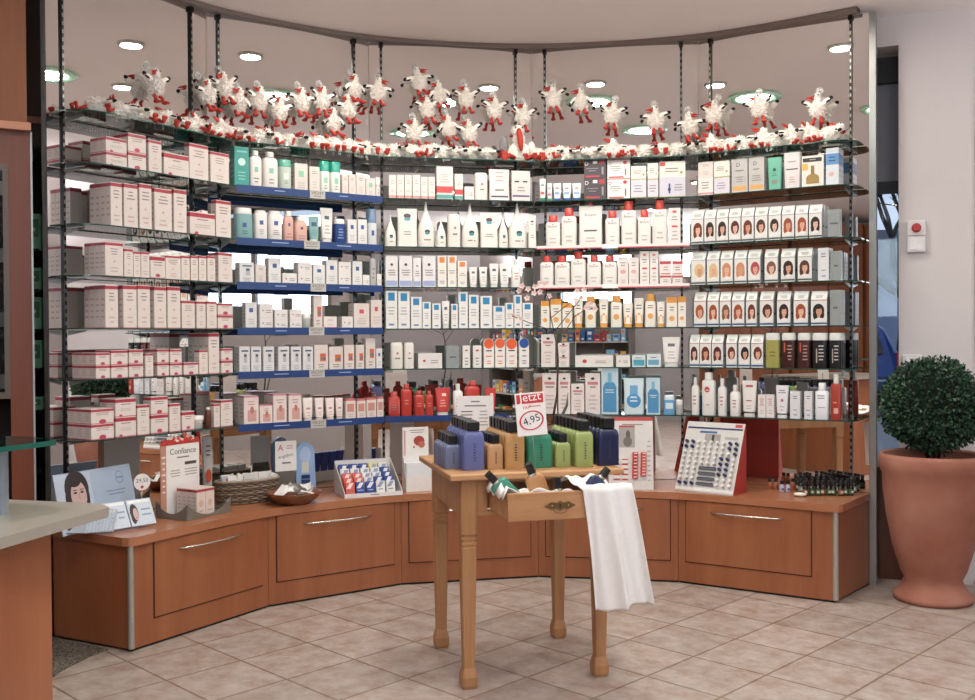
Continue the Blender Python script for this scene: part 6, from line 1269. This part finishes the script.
for rI, row in enumerate(lay):
    for cI, ch in enumerate(row):
        y = DP-.022-rI*.034; x = -W2+.04+cI*.056; zb_ = .004; hh = .05+max(0, (y+DP)/(2*DP))*(hbk-hf)*.9
        mb = MB(); mb.box(-.024, .024, -.010, .010, 0, hh, P(cc[int(ch)], .4)); mb.add([(-.022, -.0105, hh*.55), (.0, -.0105, hh*.55), (.02, -.0105, hh*.95), (-.002, -.0105, hh*.95)], [(0, 1, 2, 3)], P('#e6e4e6' if ch == '0' else ('#e9d9d4' if ch == '1' else '#8d97b5'), .4)); mb.lines(-.018, .018, hh*.3, hh*.5, 1, -.0106, P('#b9bccb' if ch == '0' else '#6a6a78', .5), rI+cI)
        o = mb.build('pack', None, (e.location.x+x*cn-y*sn, e.location.y+x*sn+y*cn, Z0+zb_), R(22)); o.rotation_euler = (R(-12), 0, R(22)); col = {'0': 'blue', '1': 'red and white', '2': 'white', '3': 'yellow'}[ch]
        tag(o, '%s pack in the slanted white display box, %s row from back, %s from left' % (col, ORD[rI], ORD[cI]), 'pack', 'packs in the slanted display box')
# leaflet dispenser
pq = wp(417, 492); D_ = pq.y+.08; e = empty('leaflet_dispenser', (pq.x, pq.y+.06, Z0), R(20), 'white cardboard leaflet dispenser with a red picture on its back card', 'leaflet dispenser')
zt1 = at(416, 427, D=D_+.02).z-Z0; zm = at(416, 457, D=D_).z-Z0; w = .078
mb = MB()
for x0, x1 in ((-w, -w+.003), (w-.003, w)):
    vv = [(-.045, 0), (.04, 0), (.04, zm), (.01, zm), (-.045, zm*.35)]; mb.add([(x, y, z) for x in (x0, x1) for y, z in vv], [(4, 3, 2, 1, 0), (5, 6, 7, 8, 9)]+[(a, (a+1) % 5, (a+1) % 5+5, a+5) for a in range(5)], WHT)
mb.box(-w+.003, w-.003, -.045, -.042, 0, zm*.5, WHT); mb.box(-w+.003, w-.003, -.042, .037, 0, .003, WHT); mb.build('pocket', e)
mb = MB(); mb.box(-w+.003, w-.003, .037, .040, 0, zt1, WHT); mb.ell(.02, zt1*.78, .032, .028, .0365, P('#a8433a', .5), 12); mb.ell(.035, zt1*.72, .02, .02, .0363, P('#c46a58', .5), 10); mb.ell(-.01, zt1*.68, .006, .006, .0363, P('#b8433e', .5), 8); mb.lines(-w*.6, w*.8, zt1*.9, zt1*.97, 2, .0365, P('#7d7775', .5), 3); mb.rect(-w*.85, -w*.75, zt1*.55, zt1*.95, .0365, P('#c98a84', .5)); mb.build('back_card', e)
mb = MB(); mb.box(-w+.006, w-.006, -.03, .03, .004, zm*.85, P('#dfe0e4', .5)); o = mb.build('leaflet_stack', None, (e.location.x, e.location.y, Z0), R(20)); tag(o, 'thick stack of white leaflets inside the cardboard dispenser', 'leaflets')
# tester display with red lipstick boxes
pz_ = wp(632, 491); e = empty('tester_display', (pz_.x, pz_.y+.045, Z0), R(-6), 'upright white tester display with rows of red packs, right of navy bottles', 'display stand')
ht = at(637, 417, D=pz_.y+.06).z-Z0; w = .125
mb = MB(); Pn = P('#d6d2d0', .45)
mb.box(-w, w, 0, .01, 0, ht, Pn); mb.rect(-w, w, ht-.02, ht, -.0005, P('#b8433f', .5)); mb.lines(-w*.6, w*.8, ht-.05, ht-.03, 1, -.0006, P('#8a8684', .5), 3)
mb.box(-w, w, .0105, .09, 0, .02, P('#a83a34', .5)); mb.add([(w-.003, .0105, .02), (w-.003, .09, .02), (w-.003, .0105, ht*.95)], [(0, 1, 2)], P('#a83a34', .5)); mb.add([(-w+.003, .0105, .02), (-w+.003, .0105, ht*.95), (-w+.003, .09, .02)], [(0, 1, 2)], P('#a83a34', .5))
mb.rect(-w*.5, w*.2, ht*.58, ht*.86, -.0008, P('#a39d9a', .5)); mb.ell(-w*.1, ht*.76, w*.10, ht*.06, -.001, P('#5b5552', .5), 12); mb.ell(-w*.12, ht*.66, w*.2, ht*.07, -.0012, P('#6d6663', .5), 12); mb.rect(-w*.5, w*.2, ht*.86, ht*.885, -.001, P('#b8433f', .5))
mb.lines(w*.72, w*.9, ht*.1, ht*.7, 9, -.0006, P('#a9a5a3', .5), 1)
mb.xf(Matrix.Rotation(R(-9), 4, 'X')); mb.build('display_panel', e)
lean = Matrix.Rotation(R(-9), 4, 'X')
for cI, (x, z0_, z1_, n_) in enumerate(((w*.18, .07, .20, 8), (w*.55, .085, .20, 8))):
    for i in range(n_):
        z = z0_+(z1_-z0_)*i/(n_-1); mb = MB(); mb.box(-.016, .016, -.014, -.001, -.007, .007, P('#c8392f', .4)); mb.rect(-.006, .012, -.002, .003, -.0145, P('#e9d9d2', .4)); mb.xf(lean @ Matrix.Translation((x+.004*i/n_, 0, z))); mb.build('tester', e)
for cI in range(2):
    for i in range(5):
        mb = MB(); mb.box(-.017, .017, -.012, -.001, -.012, .012, P('#e6dcd8', .4)); mb.rect(-.017, .017, .006, .012, -.0125, P('#c8392f', .4)); mb.xf(lean @ Matrix.Translation((-w*.62+cI*.045, 0, .045+i*.028))); mb.build('tester', e)
# slanted lipstick display with white and dark blue caps, red side
q1, q2_ = wp(675, 490), wp(733, 496); t3 = at(697, 421, D=q1.y+.13)
ang_ = math.atan2(q2_.y-q1.y, q2_.x-q1.x); w = (q2_-q1).length/2; cxy = (q1+q2_)/2
e = empty('tester_display', (cxy.x, cxy.y, Z0), ang_, 'slanted white tester display with dark blue caps and red sides', 'display stand')
c_, s_ = math.cos(ang_), math.sin(ang_)
Hd = t3.z-Z0+.0; dp = .155
REDS = P('#b5382c', .5)
A4 = [(-w, 0, 0), (w, 0, 0), (w+.01, dp, Hd), (-w+.01, dp, Hd)]
mb = MB(); mb.add([(-w, 0, .006), (w, 0, .006), (w, dp, Hd), (-w, dp, Hd), (-w, 0, 0), (w, 0, 0), (w, dp+.01, 0), (-w, dp+.01, 0), (w, dp+.01, Hd), (-w, dp+.01, Hd)], [(0, 1, 2, 3), (4, 5, 1, 0), (3, 2, 8, 9), (4, 7, 6, 5)], P('#cfcbc8', .4))
mb.add([(w, 0, 0), (w, dp+.01, 0), (w, dp+.01, Hd), (w, dp, Hd), (w, 0, .006), (-w, 0, 0), (-w, dp+.01, 0), (-w, dp+.01, Hd), (-w, dp, Hd), (-w, 0, .006)], [(0, 1, 2, 3, 4), (9, 8, 7, 6, 5), (1, 6, 7, 2)], REDS); mb.build('display_body', e)
sl = math.atan2(Hd-.006, dp); SLt = math.hypot(Hd-.006, dp)
F = Matrix.Translation((0, 0, .0065)) @ Matrix.Rotation(sl, 4, 'X')    # local x across, y up the slope, z outward
mb = MB()
def rs(x0, x1, y0, y1, zz_, mat): mb.add([(x0, y0, zz_), (x1, y0, zz_), (x1, y1, zz_), (x0, y1, zz_)], [(0, 1, 2, 3)], mat)
NV = P('#25305e', .4); rs(-w*.95, w*.95, SLt*.90, SLt*.925, .0006, NV); rs(-w*.5, w*.1, SLt*.84, SLt*.87, .0006, P('#41649e', .4)); rs(-w*.3, w*.25, SLt*.70, SLt*.83, .0008, P('#9d9996', .4)); rs(-w*.05, w*.03, SLt*.72, SLt*.82, .001, P('#3b3838', .4)); rs(w*.68, w*.92, SLt*.94, SLt*.985, .0006, P('#b8404e', .4)); rs(w*.4, w*.85, SLt*.76, SLt*.80, .0006, P('#a9a5a2', .4))
rs(-w*.98, w*.98, SLt*.01, SLt*.05, .0006, P('#e9e6e4', .4))
mb.xf(F); mb.build('printed_face', e)
idx = 0
for cI in range(9):
    for rI in range(9):
        x = -w*.86+w*1.72*cI/8; y = SLt*(.10+.60*rI/8)
        if cI in (3, 4, 5) and rI < 4:
            if cI != 4: continue
            mb = MB(); mb.box(-w*.3, w*.3, -.006, .006, 0, .008, P('#5a5c66', .4)); mb.box(-w*.28, w*.28, .0061, .010, 0, .009, P('#24283a', .4)); mb.xf(F @ Matrix.Translation((x, y, .001))); mb.build('tester_tray', e); continue
        dark = (rI >= 7 and (cI < 2 or cI > 6)) or (cI in (6, 7) and 2 <= rI <= 5) or (rI == 0 and cI < 3) or (cI == 8 and rI in (6, 7))
        mb = MB(); mb.lathe([(.0088, 0), (.0088, .020), (.0078, .023)], P('#26305a' if dark else '#e6e1df', .35), 8); mb.xf(F @ Matrix.Translation((x, y, .0008))); mb.build('tester', e)
# essential-oil bottles
rq = random.Random(21); OB = []
for col, lb in (('#1b120f', '#3f5f3a'), ('#1a1216', '#7d8f86'), ('#20130e', '#8c5b3a'), ('#18151f', '#5b4a80')):
    mb = MB(); mb.lathe([(.0125, 0), (.0135, .003), (.0135, .034), (.008, .042), (.007, .045)], P(col, .15), 12); mb.lathe([(.0139, .006), (.0139, .028)], P(lb, .5), 12, cap=False); mb.rect(-.006, .006, .012, .022, -.0141, P('#d2ccc0', .5))
    cp_ = MB(); cp_.lathe([(.0092, .0452), (.0092, .062), (.0082, .064)], P('#141013', .4), 12); OB.append((mb.mesh('bottle_body'), cp_.mesh('cap')))
n_ = 0; rows_ = [(495.5, 806, 851, 9), (492.5, 801, 854, 10), (489.8, 798, 856, 10), (487.2, 795, 857, 10), (485, 792, 858, 10)]
rown = ['front', 'second', 'third', 'fourth', 'back']
for ri, (py, xa, xb, cnt) in enumerate(rows_):
    for i in range(cnt):
        p = wp(xa+(xb-xa)*i/(cnt-1)+rq.uniform(-1, 1), py+rq.uniform(-.3, .3)-(.07*(0)))
        e = empty('essential_oil_bottle', p, rq.uniform(-.6, .2), 'tiny dark essential-oil bottle, %s row at the worktop right end, %s from left' % (rown[ri], ORD[i]), 'bottle', 'tiny oil bottles at the right end of the worktop')
        e.scale = (1.12, 1.12, 1.2)
        for nm_, me in zip(('bottle_body', 'cap'), OB[(i*3+ri) % 3 if ri else (0 if i % 3 else 2)]): o = bpy.data.objects.new(nm_, me); COL.objects.link(o); o.parent = e
for i, (px, py, v, nm) in enumerate(((770, 489, 2, 'orange'), (776, 489, 2, 'orange'), (782, 491.5, 3, 'violet'), (788, 491.5, 3, 'violet'), (793, 489, 2, 'orange'))):
    e = empty('essential_oil_bottle', wp(px, py), 0, 'tiny oil bottle with %s label left of the dark bottle group, %s from left' % (nm, ORD[i]), 'bottle', 'tiny oil bottles with coloured labels')
    mb = MB(); mb.lathe([(.0125, 0), (.0135, .003), (.0135, .03), (.008, .038), (.007, .041)], P({'orange': '#a8603a', 'violet': '#b9b5cc'}[nm], .3), 12); mb.rect(-.006, .006, .01, .02, -.0141, P('#8a3a4a' if v == 2 else '#5b4a80', .5)); mb.build('bottle_body', e); cp_ = MB(); cp_.lathe([(.0095, .0412), (.0095, .06)], P('#1d1520', .4), 12); cp_.build('cap', e)
ps_ = wp(800, 496.5); mb = MB(); mb.sphere((0, 0, .011), (.034, .02, .011), P('#e9e0d6', .5), 16, 10); o = mb.build('soap_bar', None, ps_, R(-20)); tag(o, 'small oval white soap lying before the tiny dark bottles', 'soap')

# ================================================================== THE SHOP BEHIND THE CAMERA (seen in the mirrors)
GC = ['#b03a36', '#2f6aa8', '#3f8f5c', '#d9b44a', '#e2dcd6', '#7fb2cf', '#d98a4a', '#5a4a7a', '#c9c4bf', '#8c3a5a']
def gondola(x, y, rz, lab, lab2, nlev=4, W_=1.5):
    e = empty('product_rack', (x, y, 0), rz, lab, 'rack'); mb = MB(); gm = P('#6b6661', .5)
    mb.box(-W_/2, -W_/2+.03, 0, .35, 0, 1.62, gm); mb.box(W_/2-.03, W_/2, 0, .35, 0, 1.62, gm); mb.box(-W_/2+.03, W_/2-.03, .33, .35, 0, 1.62, P('#8b827a', .6)); mb.build('frame', e)
    for k in range(nlev): z = .25+k*.34; mb = MB(); mb.box(-W_/2+.031, W_/2-.031, 0, .329, z-.02, z, P('#b9b4ae', .4)); mb.build('shelf_board', e)
    rq = random.Random(int(x*10+y*100)); mb = MB()
    for k in range(nlev):
        xx = -W_/2+.08
        while xx < W_/2-.1:
            w_ = rq.uniform(.06, .13); h_ = rq.uniform(.10, .22); z = .25+k*.34+.0005; sub = MB(); sub.box(0, w_-.006, .02, .12, 0, h_, P(rq.choice(GC), .45)); mc_ = rq.choice(GC); sub.rect(w_*.15, w_*.8, h_*.55, h_*.8, .0196, P(mc_, .45)); sub.rect(w_*.2, w_*.7, h_*.15, h_*.3, .0194, P('#e6e2de', .45))
            sub.xf(Matrix.Translation((xx, 0, z))); base = len(mb.v); mb.v += sub.v
            for f_, mi in zip(sub.f, sub.m):
                mt = sub.mats[mi]
                if mt not in mb.mats: mb.mats.append(mt)
                mb.f.append(tuple(q+base for q in f_)); mb.m.append(mb.mats.index(mt)); mb.sm.append(False)
            xx += w_+rq.uniform(0, .03)
    o = mb.build('cartons', None, (x, y, 0), rz); tag(o, 'many small colourful cartons filling the '+lab2, 'cartons'); o['kind'] = 'stuff'
gondola(-1.9, -3.0, R(180), 'grey product rack with coloured cartons, left under the rear window', 'rear-left rack')
gondola(.9, -3.0, R(180), 'grey product rack with coloured cartons, middle under the rear window', 'rear-middle rack')
gondola(3.2, -.6, R(-90), 'grey product rack with coloured cartons, along the right side wall', 'right-side rack')
for i, (x, y, rz) in enumerate(((-5.0, .1, R(90)), (-5.0, -1.35, R(90)), (-5.0, -2.8, R(90)))):
    e = empty('wall_cabinet', (x, y, 0), rz, 'tall beech cabinet on the left side wall, %s from the shelves' % ('nearest', 'second', 'farthest')[i], 'cabinet', 'tall beech cabinets'); mb = MB(); mb.box(-.7, .7, 0, .49, 0, 3.0, WOOD); mb.build('carcass', e)
    for s_ in (-1, 1):
        mb = MB(); mb.box(s_*.35-.34, s_*.35+.34, -.02, -.001, .08, 2.96, WOOD); d = mb.build('door', e); mb = MB(); mb.tube([(s_*.06, -.022, 1.0), (s_*.06, -.05, 1.05), (s_*.06, -.05, 1.3), (s_*.06, -.022, 1.35)], .006, STEEL, 8); mb.build('handle', d)

for i, (x, y, z, k) in enumerate(FILL_UPL):  # bowls for the invented ceiling-fill lamps
    mb = MB(); mb.lathe([(.04, 0), (.10, .02), (.15, .055), (.155, .06), (.145, .06), (.10, .03), (.0, .015)], P('#e9e6e0', .4), 24, cap=False)
    dx, dy = ((-.14, 0), (.14, 0), (0, -.14))[k]; mb.tube([(0, 0, .01), (dx, dy, .0)], .015, P('#b5b2ac', .4), 8)
    o = mb.build('added_fill_uplight', None, (x, y, z)); tag(o, 'white bowl-shaped fill uplight added to the wall, %s' % ('nearer one on the left wall', 'rear one on the left wall', 'nearer one on the right wall', 'rear one on the right wall', 'between the rear windows')[i], 'wall lamp', 'added fill uplights')
